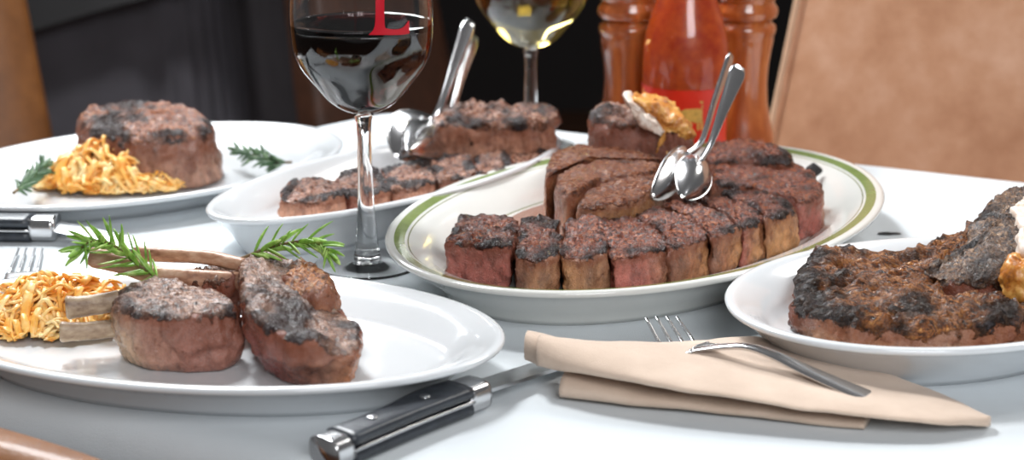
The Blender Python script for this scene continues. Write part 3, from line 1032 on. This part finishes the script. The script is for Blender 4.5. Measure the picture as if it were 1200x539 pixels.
M['lamb_fat'] = meat_material('browned_lamb_fat', [srgb(84, 44, 26), srgb(150, 88, 48), srgb(194, 124, 66), srgb(222, 178, 136)], 0.35, fine=300)
ZL = .0112
r = thing('lamb_chop', 'lamb chop with two short bones resting on golden onion strings', 'lamb chop', (-.19, .91, ZL))
slab('meat', [(128, 350, 'c'), (131, 336, 'c'), (150, 328), (185, 327), (225, 331), (258, 336), (274, 347, 'm'), (272, 358, 'm'), (255, 364, 'm'), (210, 367, 'm'), (160, 364, 'l'), (136, 358, 'c')], .0475, ZL, M['lamb'], r, N_=190, rt=.008, amp=.0013,
     seed=91, nr=20, ns=16, tighten=0.5, lump=.003, shape=[(0, 0.90), (0.15, 0.96), (0.5, 1.02), (0.8, 1.0), (1, 0.99)], shift=(.004, 0), key='m', crust_down=0.02)
bone_bar([WY(77, 361, .905), WY(105, 358, .908), WY(140, 352, .912)], .012, .009, M['bone'], r, up=(0, -1, 0.2))
bone_bar([WY(70, 389, .893), WY(100, 388, .896), WY(140, 384, .900)], .0105, .008, M['bone'], r, up=(0, -1, 0.2))

r = thing('lamb_chop', 'lamb chop on the right of the pair, long bones reaching back left', 'lamb chop', (-.12, .91, ZL))
slab('meat', [(276, 346, 'm'), (281, 322), (296, 308), (330, 303), (366, 312), (396, 334), (418, 360), (424, 375, 'o'), (415, 387, 'o'), (380, 391, 'l'), (338, 390, 'm'), (298, 380, 'r'), (281, 364, 'r')], .048, ZL, M['lamb'], r, N_=190, rt=.008, amp=.0014,
     seed=92, nr=22, ns=16, tighten=0.4, lump=.0035, shape=[(0, 0.70), (0.2, 0.80), (0.55, 0.97), (0.8, 1.0), (1, 0.99)], shift=(.006, -.003), key='m', crust_down=0.03,
     top=lambda x, y: 0.010 * max(-1, min(1, (-.118 - x) / .03)), char=lambda x, y: 0.5 * max(0, 1 - abs(x + .118) / .02))
slab('fat', [(328, 320), (334, 307), (352, 302), (376, 305), (392, 318), (392, 334), (370, 340), (342, 334)], .054, .030, M['lamb_fat'], r, N_=90, rt=.011, amp=.0022, seed=93, lump=.004, key='o', label='browned golden fat cap')
slab('rib_meat', [(200, 323), (212, 313), (250, 308), (286, 308), (294, 320), (264, 328), (226, 327)], .047, .022, M['lamb'], r, N_=90, rt=.008, amp=.002, seed=94, lump=.003, key='m')
bone_bar([WY(158, 297, .965), WY(200, 299, .958), WY(245, 302, .950), WY(290, 312, .940)], .0085, .009, M['bone_brown'], r, up=(0, -1, 0.2))
bone_bar([WY(106, 300, .945), WY(140, 309, .943), WY(180, 322, .940), (W(200, 330, .045).x, .938, .046), WY(285, 330, .935)], .011, .009, M['bone_brown'], r, up=(0, -1, 0.2))


# ------------------------------------------------------------------ fried onion strings
def strings(name, label, c, rx, ry, h, n, seed, rad=(0.0011, 0.0019)):
    rnd = random.Random(seed)
    mb = MB()
    for i in range(n):
        a = rnd.uniform(0, 2 * math.pi)
        q = math.sqrt(rnd.uniform(0, 1)) * 0.92
        layer = rnd.uniform(0.05, 1.0) ** 0.7
        x, y = c[0] + rx * q * math.cos(a), c[1] + ry * q * math.sin(a)
        L = rnd.uniform(0.018, 0.050)
        d = rnd.uniform(0, 2 * math.pi)
        cur = rnd.uniform(-95, 95)
        ph, am = rnd.uniform(0, 6.28), rnd.uniform(0.0008, 0.0050)
        tl_ = rnd.uniform(-0.18, 0.18)
        pts = []
        m_ = 14
        for k in range(m_):
            ex, ey = (x - c[0]) / rx, (y - c[1]) / ry
            q2 = ex * ex + ey * ey
            hh = h * max(0.0, 1 - q2) * (0.75 + 0.5 * mnoise.noise(Vector((x * 45, y * 45, seed)))) * layer
            z = c[2] + 0.0022 + hh + am * (1 + math.sin(ph + k * 0.55)) * (0.3 + 0.7 * layer) + max(0, tl_ * L * (k / m_ - 0.5))
            pts.append(Vector((x, y, z)))
            d += cur * L / m_ + rnd.uniform(-0.28, 0.28)
            if q2 > 1.0:
                d = math.atan2(c[1] - y, c[0] - x) + rnd.uniform(-0.9, 0.9)
            x += math.cos(d) * L / m_
            y += math.sin(d) * L / m_
        r0 = rnd.uniform(*rad)
        fl = rnd.uniform(1.0, 2.6)
        w = [2 * r0 * fl * (0.55 if k in (0, m_ - 1) else 1) for k in range(m_)]
        t = [2 * r0 * (0.55 if k in (0, m_ - 1) else 1) for k in range(m_)]
        mb.add(strip(pts, w, t, n=7, p=2.3, up=(0.1, 0.2, 1)))
    o = mb.build(name, M['fries'])
    return tag(o, label, 'onion strings', kind='stuff')


cN = W(66, 376, .0115)
strings('fried_onion_strings', 'golden fried onion strings heaped beside the lamb chop bones', (cN.x, cN.y, .0112), .054, .040, .024, 420, 5, rad=(0.0008, 0.0014))
cB = W(132, 218, .0095)
strings('fried_onion_strings', 'pale golden mound of fried onion strings before the thick filet', (cB.x, cB.y, .0094), .060, .032, .033, 380, 8, rad=(0.0011, 0.0018))


# ------------------------------------------------------------------ rosemary
def sprig(label, path, n, L, seed, mat, parent_mat=None, droop=0.0, spread=0.75, w=0.0034, r0=0.0011):
    rnd = random.Random(seed)
    pp = [Vector(p) for p in catmull(path, 40)]
    base = pp[0]
    r = thing('rosemary_sprig', label, 'herb', base)
    mk('stem', *strip(pp, [2 * r0 * (1 - 0.6 * k / 39) for k in range(40)], [2 * r0 * (1 - 0.6 * k / 39) for k in range(40)], n=8, p=2, up=(0.1, 0.3, 1)), M['twig'], r)
    mb = MB()
    for i in range(n):
        t = 0.12 + 0.88 * (i + rnd.random() * 0.6) / n
        x = min(t * 39, 38.99)
        k = int(x)
        p = pp[k].lerp(pp[min(k + 1, 39)], x - k)
        tan = (pp[min(k + 1, 39)] - pp[max(k - 1, 0)]).normalized()
        a = i * 2.4 + rnd.uniform(-0.5, 0.5)
        u = tan.cross(Vector((0, 0, 1))).normalized()
        w_ = u.cross(tan).normalized()
        out = (u * math.cos(a) + w_ * math.sin(a)).normalized()
        sp = spread * rnd.uniform(0.6, 1.15) * (0.45 if t > 0.93 else 1)
        d = (tan * (1 - sp * 0.5) + out * sp).normalized()
        ln = L * rnd.uniform(0.7, 1.1) * (1 if t < 0.85 else 0.75)
        pts, ws, ts = [], [], []
        q = p.copy()
        for s in range(8):
            f = s / 7
            pts.append(q.copy())
            ws.append(w * max(0.18, math.sin(math.pi * min(0.97, 0.12 + 0.86 * f)) ** 0.6))
            ts.append(w * 0.42 * max(0.2, math.sin(math.pi * min(0.97, 0.12 + 0.86 * f)) ** 0.6))
            dd = d + tan * (0.25 * f) + Vector((0, 0, -droop * f))
            q = q + dd.normalized() * (ln / 7)
        mb.add(strip(pts, ws, ts, n=8, p=2, up=tuple(out.cross(tan).cross(tan) * -1 + Vector((0.01, 0.02, 0.03)))))
    mb.build('needles', mat, r)
    return r


sprig('green rosemary sprig curling over the lamb bones and onion strings', [WY(196, 334, .925), WY(176, 320, .930), WY(152, 303, .930), WY(134, 288, .926), WY(110, 282, .918), WY(90, 294, .908)], 46, .0195, 3, M['rosemary'], spread=0.8)
sprig('rosemary sprig arching over the right lamb chop toward the red wine glass', [WY(278, 305, .945), WY(305, 294, .945), WY(330, 286, .944), WY(356, 283, .942), WY(376, 287, .938), WY(388, 297, .932)], 34, .0180, 4, M['rosemary'], spread=0.75, droop=0.25)
sprig('dull green rosemary tip at the left edge of the filet plate', [W(16, 226, .026), W(28, 216, .028), W(42, 203, .030), W(54, 192, .032)], 40, .015, 5, M['rosemary_grey'])
sprig('rosemary sprig lying on the plate to the right of the filet', [W(342, 190, .024), W(322, 190, .025), W(300, 183, .026), W(276, 176, .025)], 44, .015, 6, M['rosemary_grey'])


# ------------------------------------------------------------------ wine glasses
def wine_glass(label, x, y, k, zb, wine_mat, wine_z, wine_label, letter=False, sr=1.0):
    """k scales the bowl, zb is the height where the bowl starts"""
    r = thing('wine_glass', label, 'wine glass', (x, y, 0))
    c = (x, y, 0)
    outer = [(.0060, 0.0), (.014, .0026), (.0225, .0085), (.0306, .0180), (.0400, .0300), (.0450, .0410), (.0468, .0586), (.0464, .0760), (.0430, .100), (.0375, .125), (.0335, .138)]
    op = [(a * k, zb + b * k) for a, b in smooth_profile(outer, 44)]
    th = .0011
    ip = [(max(a - th, 0.0), b + (th * 0.6 if i > 6 else th * 1.4)) for i, (a, b) in enumerate(op)]
    ip[0] = (0.0, ip[0][1] + .0012)
    ip[1] = (max(ip[1][0], .002), ip[1][1] + .0006)
    lip = ((op[-1][0] + ip[-1][0]) / 2, op[-1][1] + .0007)
    ip[-1] = (ip[-1][0], op[-1][1])
    prof = [(0.0, zb - .001)] + op + [lip] + ip[::-1]
    bowl = mk('bowl', *lathe(prof, c, 96), M['glass'], r)
    st = [(.0, .0042), (.0095 * sr, .0050), (.0086 * sr, .010), (.0072 * sr, .022), (.0058 * sr, .040), (.0050 * sr, .065), (.0048 * sr, zb - .018), (.0052 * sr, zb - .008), (.0066, zb - .001), (.0, zb - .0009)]
    mk('stem', *lathe(smooth_profile(st[1:-1], 40) and [st[0]] + smooth_profile(st[1:-1], 40) + [st[-1]], c, 48), M['glass'], r)
    ft = [(0, .0003), (.010 * k, .0003), (.022 * k, .0003), (.032 * k, .0003), (.0346 * k, .0003), (.0352 * k, .00034), (.0358 * k, .0006), (.0360 * k, .0010), (.0358 * k, .0014), (.0353 * k, .0017), (.0347 * k, .00182)]
    ft += [(r_ * k, .00182 + .0017 * ((.0347 - r_) / .025) ** 1.8) for r_ in (.033, .030, .026, .022, .018, .014, .011)] + [(.0088 * k, .0039), (.006 * k, .0041), (0, .0041)]
    mk('foot', *lathe(ft, c, 96), M['glass'], r)
    # wine fills the bowl a hair into the glass wall
    iz = [q for q in ip if q[1] < wine_z]
    rr = [(a + .0002, b - .0002) for a, b in iz[1:]]
    rw = float(np.interp(wine_z, [q[1] for q in ip], [q[0] for q in ip])) + .0002
    wp = [(0, iz[0][1] - .0001)] + rr + [(rw, wine_z + .0006), (rw - .0014, wine_z), (rw * 0.6, wine_z - .0001), (0, wine_z - .0001)]
    mk('wine', *lathe(wp, c, 96), wine_mat, r, label=wine_label)
    if letter:
        # printed letter on the outside of the bowl: outline given as (pixel x, pixel y)
        zs, rs = [q[1] for q in op], [q[0] for q in op]

        def on(px, py):
            p = WY(px, py, y - .040)
            for _ in range(6):
                ra = float(np.interp(p.z, zs, rs)) + .0003
                dx = p.x - x
                yy = y - math.sqrt(max(1e-8, ra * ra - dx * dx))
                p = WY(px, py, yy)
            return p
        mb = MB()

        def patch(left, right, n=16):
            rows = []
            for t in range(n + 1):
                l = catmull(left, n + 1)[t] if len(left) > 2 else np.array(left[0]) * (1 - t / n) + np.array(left[1]) * t / n
                q = catmull(right, n + 1)[t] if len(right) > 2 else np.array(right[0]) * (1 - t / n) + np.array(right[1]) * t / n
                rows.append([on(*(l * (1 - s / 6) + q * s / 6)) for s in range(7)])
            vv, f_ = [], []
            for row in rows:
                vv += row
            # thin printed film with its own thickness
            m_ = len(vv)
            vv2 = vv + [Vector((p.x, p.y, p.z)) - (Vector((p.x - x, p.y - y, 0)).normalized() * .00025) for p in vv]
            for a in range(n):
                for b in range(6):
                    i0 = a * 7 + b
                    f_.append((i0, i0 + 1, i0 + 8, i0 + 7))
                    f_.append((m_ + i0, m_ + i0 + 7, m_ + i0 + 8, m_ + i0 + 1))
            mb.add((vv2, f_))
        patch([(440, -28), (440, 20), (438, 34), (432, 41)], [(450.5, -28), (450.5, 20), (451.5, 32), (456, 41)])
        patch([(451, 33), (462, 34.5), (472, 32.5), (479.5, 24)], [(455, 41.2), (464, 41), (474, 40.5), (480, 39)])
        patch([(431, -31), (460, -31)], [(431, -28), (460, -28)])
        mb.build('letter', M['red_print'], r, label='red printed letter on the bowl')
    return r


gx = W(426, 311, 0)
wine_glass('red wine glass with a red letter on its bowl', gx.x + .0026, gx.y, 1.0, .106, M['red_wine'], .1655, 'dark red wine', letter=True)
wine_glass('white wine glass behind the charred steak on the plain platter', .0165, 1.470, 1.07, .088, M['white_wine'], .150, 'pale yellow wine')


# ------------------------------------------------------------------ pepper mills and sauce
def mill(label, x, y):
    r = thing('pepper_mill', label, 'pepper mill', (x, y, 0), 'turned wooden mills behind the platter')
    c = (x, y, 0)
    body = [(0, 0.0), (.026, 0.0), (.0285, .002), (.029, .008), (.0275, .013), (.0285, .017), (.0275, .024), (.0245, .034), (.0215, .050), (.0205, .066), (.0210, .080), (.0228, .094), (.0245, .103),
            (.0238, .106), (.0255, .1085), (.0262, .1120), (.0255, .1155), (.0225, .1175), (.0220, .1190), (0, .1190)]
    mk('body', *lathe(body, c, 72), M['mill_wood'], r)
    head = [(0, .1191), (.0215, .1192), (.0225, .1200), (.0262, .1225), (.0272, .1265), (.0268, .1300), (.0240, .1340), (.0236, .1360), (.0262, .1385), (.0285, .1450), (.0290, .1530), (.0275, .1640), (.0235, .1740), (.0160, .1810), (.0080, .1840), (0, .1845)]
    mk('head', *lathe(head, c, 72), M['mill_wood'], r)
    kn = [(0, .1845), (.004, .1847), (.0042, .188), (.0075, .190), (.0082, .194), (.0070, .198), (0, .200)]
    mk('knob', *lathe(kn, c, 32), M['steel'], r, label='steel knob')
    return r


def at_x(px, y, z=0.09):
    dep = y * math.cos(PITCH) + (CAM_H - z) * math.sin(PITCH)
    return (px - 600) / F_PX * dep


mill('turned wooden mill left of the red sauce bottle', at_x(737, 1.425), 1.425)
mill('turned wooden mill right of the red sauce bottle', at_x(871.5, 1.425), 1.425)

bx, by = at_x(803, 1.372), 1.372
r = thing('sauce_bottle', 'glass bottle of red steak sauce with a red label between the mills', 'sauce bottle', (bx, by, 0))
c = (bx, by, 0)
bo = [(.030, 0.0), (.0335, .002), (.0345, .006), (.0346, .03), (.0346, .098), (.0342, .106), (.0325, .117), (.0296, .128), (.0258, .139), (.0212, .151), (.0170, .164), (.0145, .178), (.0135, .192), (.0133, .212), (.0145, .214), (.0145, .222), (.0130, .224)]
bi = [(a - .002, max(b, .004)) for a, b in bo]
mk('bottle', *lathe([(0, 0.0006)] + bo + [(.0112, .224)] + bi[::-1][1:] + [(0, .004)], c, 80), M['glass'], r)
sa = [(a - .0018, max(b, .0035)) for a, b in bo if b < .20]
mk('sauce', *lathe([(0, .0034)] + sa + [(0, .193)], c, 80), M['sauce'], r, label='red sauce with pale specks')


def wrap(poly_fn, n, m_, R):
    """sheet around the bottle: poly_fn(s, t) -> (angle from the camera side in degrees, z)"""
    v = []
    for k in (0, 1):
        for i in range(n + 1):
            for j in range(m_ + 1):
                a, z = poly_fn(i / n, j / m_)
                ra = R - k * .0002
                v.append((bx + ra * math.sin(math.radians(a)), by - ra * math.cos(math.radians(a)), z))
    f = []
    q = (n + 1) * (m_ + 1)
    for i in range(n):
        for j in range(m_):
            a = i * (m_ + 1) + j
            f.append((a, a + m_ + 1, a + m_ + 2, a + 1))
            f.append((q + a, q + a + 1, q + a + m_ + 2, q + a + m_ + 1))
    return v, f


lab = mk('label', *wrap(lambda s, t: (-115 + 230 * s, .018 + .0580 * t), 60, 6, .0349), M['label_red'], r, label='red paper label')
mk('orange_patch', *wrap(lambda s, t: (-80 + 34 * s, .036 + (.038 * (1 - 0.45 * s)) * t), 14, 6, .03505), M['label_orange'], lab)
# golden bull on the label, made of curved pieces (degrees round the bottle, height)
mb = MB()


def bull(pts):
    """strip between an upper and a lower outline"""
    def fn(s, t):
        a = np.interp(s, [q[0] for q in pts], [q[1] for q in pts])
        lo = np.interp(s, [q[0] for q in pts], [q[2] for q in pts])
        hi = np.interp(s, [q[0] for q in pts], [q[3] for q in pts])
        return a, .0205 + lo + (hi - lo) * t
    mb.add(wrap(fn, 18, 5, .03510))


bull([(0, -10, .033, .0385), (.2, -5, .030, .0405), (.5, 4, .030, .0408), (.8, 13, .029, .0410), (1, 19, .030, .0395)])   # body
bull([(0, -17, .0335, .0370), (.4, -13, .0330, .0392), (1, -9, .0340, .0395)])                                        # head
for a0, lean in ((-7, -1), (-2, 1), (12, -1), (17, 1)):
    bull([(0, a0, .0235, .031), (.5, a0 + 1.6, .0230, .031), (1, a0 + 3, .0238, .031)])
bull([(0, 17, .0385, .0412), (.4, 19.5, .0420, .0450), (.7, 19.5, .0448, .0468), (1, 15, .0455, .0468)])              # tail
mb.build('emblem', M['label_gold'], lab, label='golden bull figure')


# ------------------------------------------------------------------ serving spoons
def spoon(label, tip, joint, end, normal, L, Wd, depth, group=None, hw=(0.008, 0.016), sag=0.006):
    """bowl from joint to tip, convex side along normal; handle from joint to end"""
    tip, joint, end = Vector(tip), Vector(joint), Vector(end)
    r = thing('serving_spoon', label, 'spoon', tip, group)
    ax = (tip - joint).normalized()
    nn = Vector(normal)
    nn = (nn - ax * nn.dot(ax)).normalized()
    sd = ax.cross(nn)
    nu, nv = 24, 16
    v = []
    for k in (0, 1):
        for i in range(nu + 1):
            s = i / nu
            hw_ = Wd / 2 * (math.sin(math.pi * min(1, 0.04 + 0.96 * s ** 0.85)) ** 0.62 if 0 < s < 1 else 0.06)
            for j in range(nv + 1):
                q = j / nv * 2 - 1
                d = depth * (1 - q * q) * math.sin(math.pi * min(0.98, max(0.02, s))) ** 0.7
                v.append(joint + ax * (L * s) + sd * (hw_ * q) + nn * (d - k * .0012))
    f = []
    q_ = (nu + 1) * (nv + 1)
    for i in range(nu):
        for j in range(nv):
            a = i * (nv + 1) + j
            f.append((a, a + 1, a + nv + 2, a + nv + 1))
            f.append((q_ + a, q_ + a + nv + 1, q_ + a + nv + 2, q_ + a + 1))
    # close the rim
    edge = [i * (nv + 1) for i in range(nu + 1)] + [nu * (nv + 1) + j for j in range(1, nv + 1)] + [i * (nv + 1) + nv for i in range(nu - 1, -1, -1)] + [j for j in range(nv - 1, 0, -1)]
    for a, b in zip(edge, edge[1:] + edge[:1]):
        f.append((b, a, a + q_, b + q_))
    mk('spoon_bowl', v, f, M['steel'], r)
    mid = (joint + end) / 2
    pth = catmull([joint - ax * -0.004 + nn * .0, joint.lerp(end, 0.12) + nn * sag, joint.lerp(end, 0.55) + nn * sag * 0.4, end], 26)
    w = [hw[0] * (0.85 if k < 4 else 0.8) + (hw[1] - hw[0]) * (max(0, k - 8) / 17) ** 1.3 for k in range(26)]
    w[-1] *= 0.62
    w[-2] *= 0.88
    t = [.0042 - .0018 * k / 25 for k in range(26)]
    mk('handle', *strip(pth, w, t, up=tuple(nn), n=12), M['steel'], r)
    return r


# pair on the green-rimmed platter
Jp = WY(822, 186, 1.165)
Tp = W(800, 233, .044)
spoon('bright serving spoon propped on the front row of the green-rimmed platter', Tp, Jp, WY(867, 78, 1.20), (0.35, -0.75, 0.55), (Tp - Jp).length, .029, .010, hw=(.006, .016))
Jq = WY(807, 180, 1.185)
Tq = W(764, 232, .046)
spoon('shaded serving spoon tucked behind the bright one on the green-rimmed platter', Tq, Jq, WY(857, 64, 1.225), (0.93, -0.30, 0.20), (Tq - Jq).length, .028, .008, hw=(.006, .014))
# pair on the white platter
Jr = WY(510, 140, 1.335)
Tr = W(466, 186, .033)
spoon('serving spoon with its back up beside charred steak on the plain white platter', Tr, Jr, WY(551, 24, 1.40), (0.25, -0.72, 0.65), (Tr - Jr).length, .056, .014, hw=(.008, .015))
Js = WY(520, 146, 1.352)
Ts = W(478, 178, .046)
spoon('second serving spoon half hidden behind its twin on the plain white platter', Ts, Js, WY(556, 42, 1.42), (0.45, -0.60, 0.65), (Ts - Js).length, .040, .010, hw=(.007, .014))


# ------------------------------------------------------------------ fork builder
def fork(label, handle_path, hw, ht, root, tdirs, tip_pts, tine_w=.0024, group=None, head_w=.022):
    """handle path from its end to the root of the tines; tip_pts are the four tine tips"""
    r = thing('fork', label, 'fork', root, group)
    mk('handle', *strip(catmull(handle_path, 40), hw, ht, n=14), M['steel'], r)
    return r


# fork on the napkin
end = Vector((.2045, .8205, .0125))
bow = Vector((.126, .868, .0285))
neck = Vector((.112, .876, .0255))
root = Vector((.1015, .8835, .0225))
d = (root - neck).normalized()
sd = d.cross(Vector((0, 0, 1))).normalized()
r = thing('fork', 'steel dinner fork lying on the folded beige napkin', 'fork', (.13, .868, .012))
hp = [end, Vector((.190, .8295, .0130)), Vector((.160, .8475, .0205)), Vector((.140, .8595, .0268)), bow, neck, root]
wq = [.0150, .0162, .0130, .0095, .0068, .0085, .0200]
tq = [.0020, .0026, .0032, .0034, .0034, .0026, .0018]
hp40 = catmull(hp, 48)
w40 = [float(x[0]) for x in catmull([(q,) for q in wq], 48)]
t40 = [float(x[0]) for x in catmull([(q,) for q in tq], 48)]
mk('handle', *strip(hp40, w40, t40, n=16), M['steel'], r)
tips = [WY(757, 373, .920), WY(769, 371.5, .925), WY(781, 371, .930), WY(793, 371.5, .935)]
mids = [WY(781, 411, .897), WY(792, 409, .901), WY(803, 407, .906), WY(814, 405, .911)]
for k in range(4):
    q = (k - 1.5)
    b0 = root + d * -.003 - sd * (q * -.0052) * -1
    b0 = root - d * .002 + sd * (-q * .0055)
    pts = [b0, b0 + d * .010 + Vector((0, 0, -.0022)), mids[k], tips[k]]
    pp = catmull(pts, 24)
    mk('tine', *strip(pp, [.0040 - .0022 * i / 23 for i in range(24)], [.0020 - .0008 * i / 23 for i in range(24)], n=10), M['steel'], r)

# fork half under the left plate
r = thing('fork', 'fork tines showing between the left knife and the lamb plate', 'fork', (-.322, 1.05, 0))
tp = [W(22, 291, .004), W(31, 291, .004), W(41, 291, .004), W(50, 291, .004)]
bs = [W(9, 322, .005), W(20, 322, .005), W(31, 322, .005), W(42, 322, .005)]
cenb = (bs[0] + bs[3]) / 2
dirn = ((bs[0] + bs[3]) - (tp[0] + tp[3])).normalized()
for a, b in zip(tp, bs):
    mk('tine', *strip([a, a.lerp(b, 0.3) - Vector((0, 0, .001)), a.lerp(b, 0.7) - Vector((0, 0, .0015)), b], [.0014, .0020, .0024, .0028], [.001, .0014, .0016, .0018], n=10), M['steel_dull'], r)
hp = [cenb + dirn * -.004, cenb + dirn * .012, cenb + dirn * .024, cenb + dirn * .05, cenb + dirn * .10, cenb + dirn * .125]
mk('handle', *strip(catmull(hp, 30), [float(x[0]) for x in catmull([(q,) for q in (.022, .020, .009, .007, .014, .012)], 30)], .0024, n=14), M['steel_dull'], r)


# ------------------------------------------------------------------ steak knives
def knife(label, butt, bol, tip, hw, hh, blade_w, hump, group=None, edge_side=1, z0=.0006, butt_len=.012):
    """knife lying on the broad side of its grip; butt/bol/tip in plan, hh is the grip's height"""
    butt, bol, tip = Vector(butt), Vector(bol), Vector(tip)
    r = thing('steak_knife', label, 'knife', ((butt + bol) / 2)[:2] + (0,), group)
    d = (bol - butt).normalized()
    L = (bol - butt).length
    sd = Vector((-d.y, d.x, 0))          # left of the grip

    def seg(s0, s1, zlo, zhi, grow, n=20, p=4.0, shave=0.0):
        rings = []
        for i in range(n + 1):
            s = s0 + (s1 - s0) * i / n
            hl, hr = hump(s)
            rad = 1.0
            e = min(s - s0, s1 - s)
            c = butt + d * (s * L) + sd * ((hl - hr) / 2)
            wd = (hl + hr) / 2 + grow
            zc, zt = (zlo + zhi) / 2 * 1.0, (zhi - zlo) / 2
            ring = []
            for k in range(20):
                a = 2 * math.pi * k / 20
                cc, ss = math.cos(a), math.sin(a)
                ring.append(c + sd * (wd * math.copysign(abs(cc) ** (2 / p), cc)) + Vector((0, 0, z0 + zc + zt * math.copysign(abs(ss) ** (2 / p), ss))))
            rings.append(ring)
        return loft(rings)
    for lo, hi in ((0, hh * 0.44), (hh * 0.56, hh)):
        mk('grip', *seg(0.10, 0.88, lo, hi, 0.0, p=3.4), M['black_grip'], r)
    mk('tang', *seg(0.09, 0.89, hh * 0.435, hh * 0.565, .0003, p=8), M['steel'], r)
    mk('bolster', *seg(0.88, 1.0, 0.0003, hh - .0003, .0002, n=8, p=3.4), M['steel'], r)
    mk('butt_cap', *seg(0.0, 0.10, 0.0003, hh - .0003, .0004, n=8, p=3.0), M['steel'], r)
    for s in (0.30, 0.64):
        c = butt + d * (s * L)
        mk('rivet', *lathe([(0, hh + .0001), (.0028, hh + .0001), (.0028, hh + .0007), (.0020, hh + .0010), (0, hh + .0010)], (c.x, c.y, z0), 20), M['steel_dull'], r)
    # blade: flat wedge from the bolster to the tip
    bd = (tip - bol)
    bl = bd.length
    bd.normalize()
    bs_ = Vector((-bd.y, bd.x, 0))
    zb0 = hh * 0.5
    rings = []
    for i in range(26):
        s = i / 25
        wt = 1.0 if s < 0.55 else math.sqrt(max(0.0, 1 - ((s - 0.55) / 0.45) ** 2.2))
        spine = blade_w * 0.42
        edge = blade_w * (0.58 if s > 0.06 else 0.30 + 4.6 * s)
        zz = z0 + zb0 * (1 - s) + .0014
        c = bol + bd * (s * bl - .002)
        t = .0011
        up_ = spine * max(0.03, wt if s > 0.75 else 1.0)
        ed = edge * max(0.03, wt)
        A = c + bs_ * up_ * edge_side
        B = c - bs_ * ed * edge_side
        mid = c + bs_ * up_ * 0.2 * edge_side
        ring = [A + Vector((0, 0, zz + t)), mid + Vector((0, 0, zz + t)), B + Vector((0, 0, zz + .0002)), B + Vector((0, 0, zz - .0002)), mid + Vector((0, 0, zz - t)), A + Vector((0, 0, zz - t))]
        if edge_side < 0:
            ring.reverse()
        rings.append(ring)
    mk('blade', *loft(rings), M['steel_dull'], r, smooth=False)
    return r


def hump_near(s):
    return (.0098 + .0040 * math.exp(-((s - .70) / .20) ** 2) - .0012 * math.sin(math.pi * s), .0098 + .0006 * math.cos(6 * s))


knife('steak knife with dark grip at the front, blade slipping under the napkin', (-.0920, .7700, 0), (-.0185, .8530, 0), (.0560, .9420, 0), .011, .0165, .017, hump_near, edge_side=-1)
knife('steak knife between the filet plate and the lamb plate', (-.4650, 1.178, 0), (-.3250, 1.172, 0), (-.236, 1.136, 0), .011, .018, .020, lambda s: (.0100 + .002 * s, .0105), edge_side=1)

# ------------------------------------------------------------------ napkin
r = thing('napkin', 'folded beige napkin with a fork on it in front of the platter', 'napkin', (.12, .88, 0))


def fold(name, back, front, zt, th, nseg=60, m_=28, seed=0, sagf=0.0, openl=0.0):
    """a doubled length of cloth: back and front edges along its length, thickness th, top height zt(s, q)"""
    bp = [Vector((*p, 0)) for p in catmull(back, nseg)]
    fp = [Vector((*p, 0)) for p in catmull(front, nseg)]
    rings = []
    for i in range(nseg):
        s = i / (nseg - 1)
        ring = []
        for k in range(m_):
            a = 2 * math.pi * k / m_
            cc, ss = math.cos(a), math.sin(a)
            q = 0.5 + 0.5 * math.copysign(abs(cc) ** (2 / 3.0), cc)
            p = bp[i].lerp(fp[i], q)
            hz = zt(s, q)
            t = th(s) if callable(th) else th
            z = hz - t / 2 + t / 2 * math.copysign(abs(ss) ** (2 / 2.4), ss)
            z += 0.0009 * fbm(Vector((p.x * 38, p.y * 38, seed)), 2)
            ring.append((p.x, p.y, max(z, .0006)))
        rings.append(ring)
    return mk(name, *loft(rings), M['napkin'], r)


PW = lambda px, py, z: tuple(W(px, py, z)[:2])
# lower fold lies on the cloth
fold('lower_fold', [PW(668, 430, .010), PW(760, 425, .010), PW(860, 440, .008), PW(960, 470, .006), PW(1020, 488, .004)],
     [PW(655, 452, .010), PW(740, 462, .010), PW(840, 474, .008), PW(930, 487, .006), PW(1012, 500, .003)], lambda s, q: .0125 - .007 * s, lambda s: .0118 - .0068 * s, seed=3)
# upper fold: rolled at the left, fanning out and falling to the right tip
fold('upper_fold', [PW(636, 386, .030), PW(720, 394, .022), PW(800, 396, .016), PW(880, 400, .009), PW(950, 415, .006), PW(1030, 438, .006), PW(1110, 466, .006), PW(1162, 488, .006)],
     [PW(628, 418, .022), PW(690, 432, .022), PW(780, 452, .019), PW(870, 470, .015), PW(950, 484, .012), PW(1030, 495, .009), PW(1100, 502, .006), PW(1158, 501, .003)],
     lambda s, q: float(np.interp(s, [0, .12, .3, .5, .7, .85, 1], [.030, .0275, .0225, .0185, .0150, .0120, .0080])) * float(np.interp(q, [0, .2, .45, .8, 1], [.72, .86, 1.0, 1.02, .98])),
     lambda s: float(np.interp(s, [0, .06, .15, .4, .8, 1], [.0165, .0150, .0110, .0070, .0060, .0055])), seed=9, nseg=90, m_=40)
# cuff of the roll at the left end
fold('rolled_end', [PW(620, 384, .028), PW(640, 386, .029), PW(652, 388, .029)], [PW(614, 410, .021), PW(628, 416, .021), PW(646, 421, .021)],
     lambda s, q: .0285, lambda s: .0155, seed=5, nseg=20)
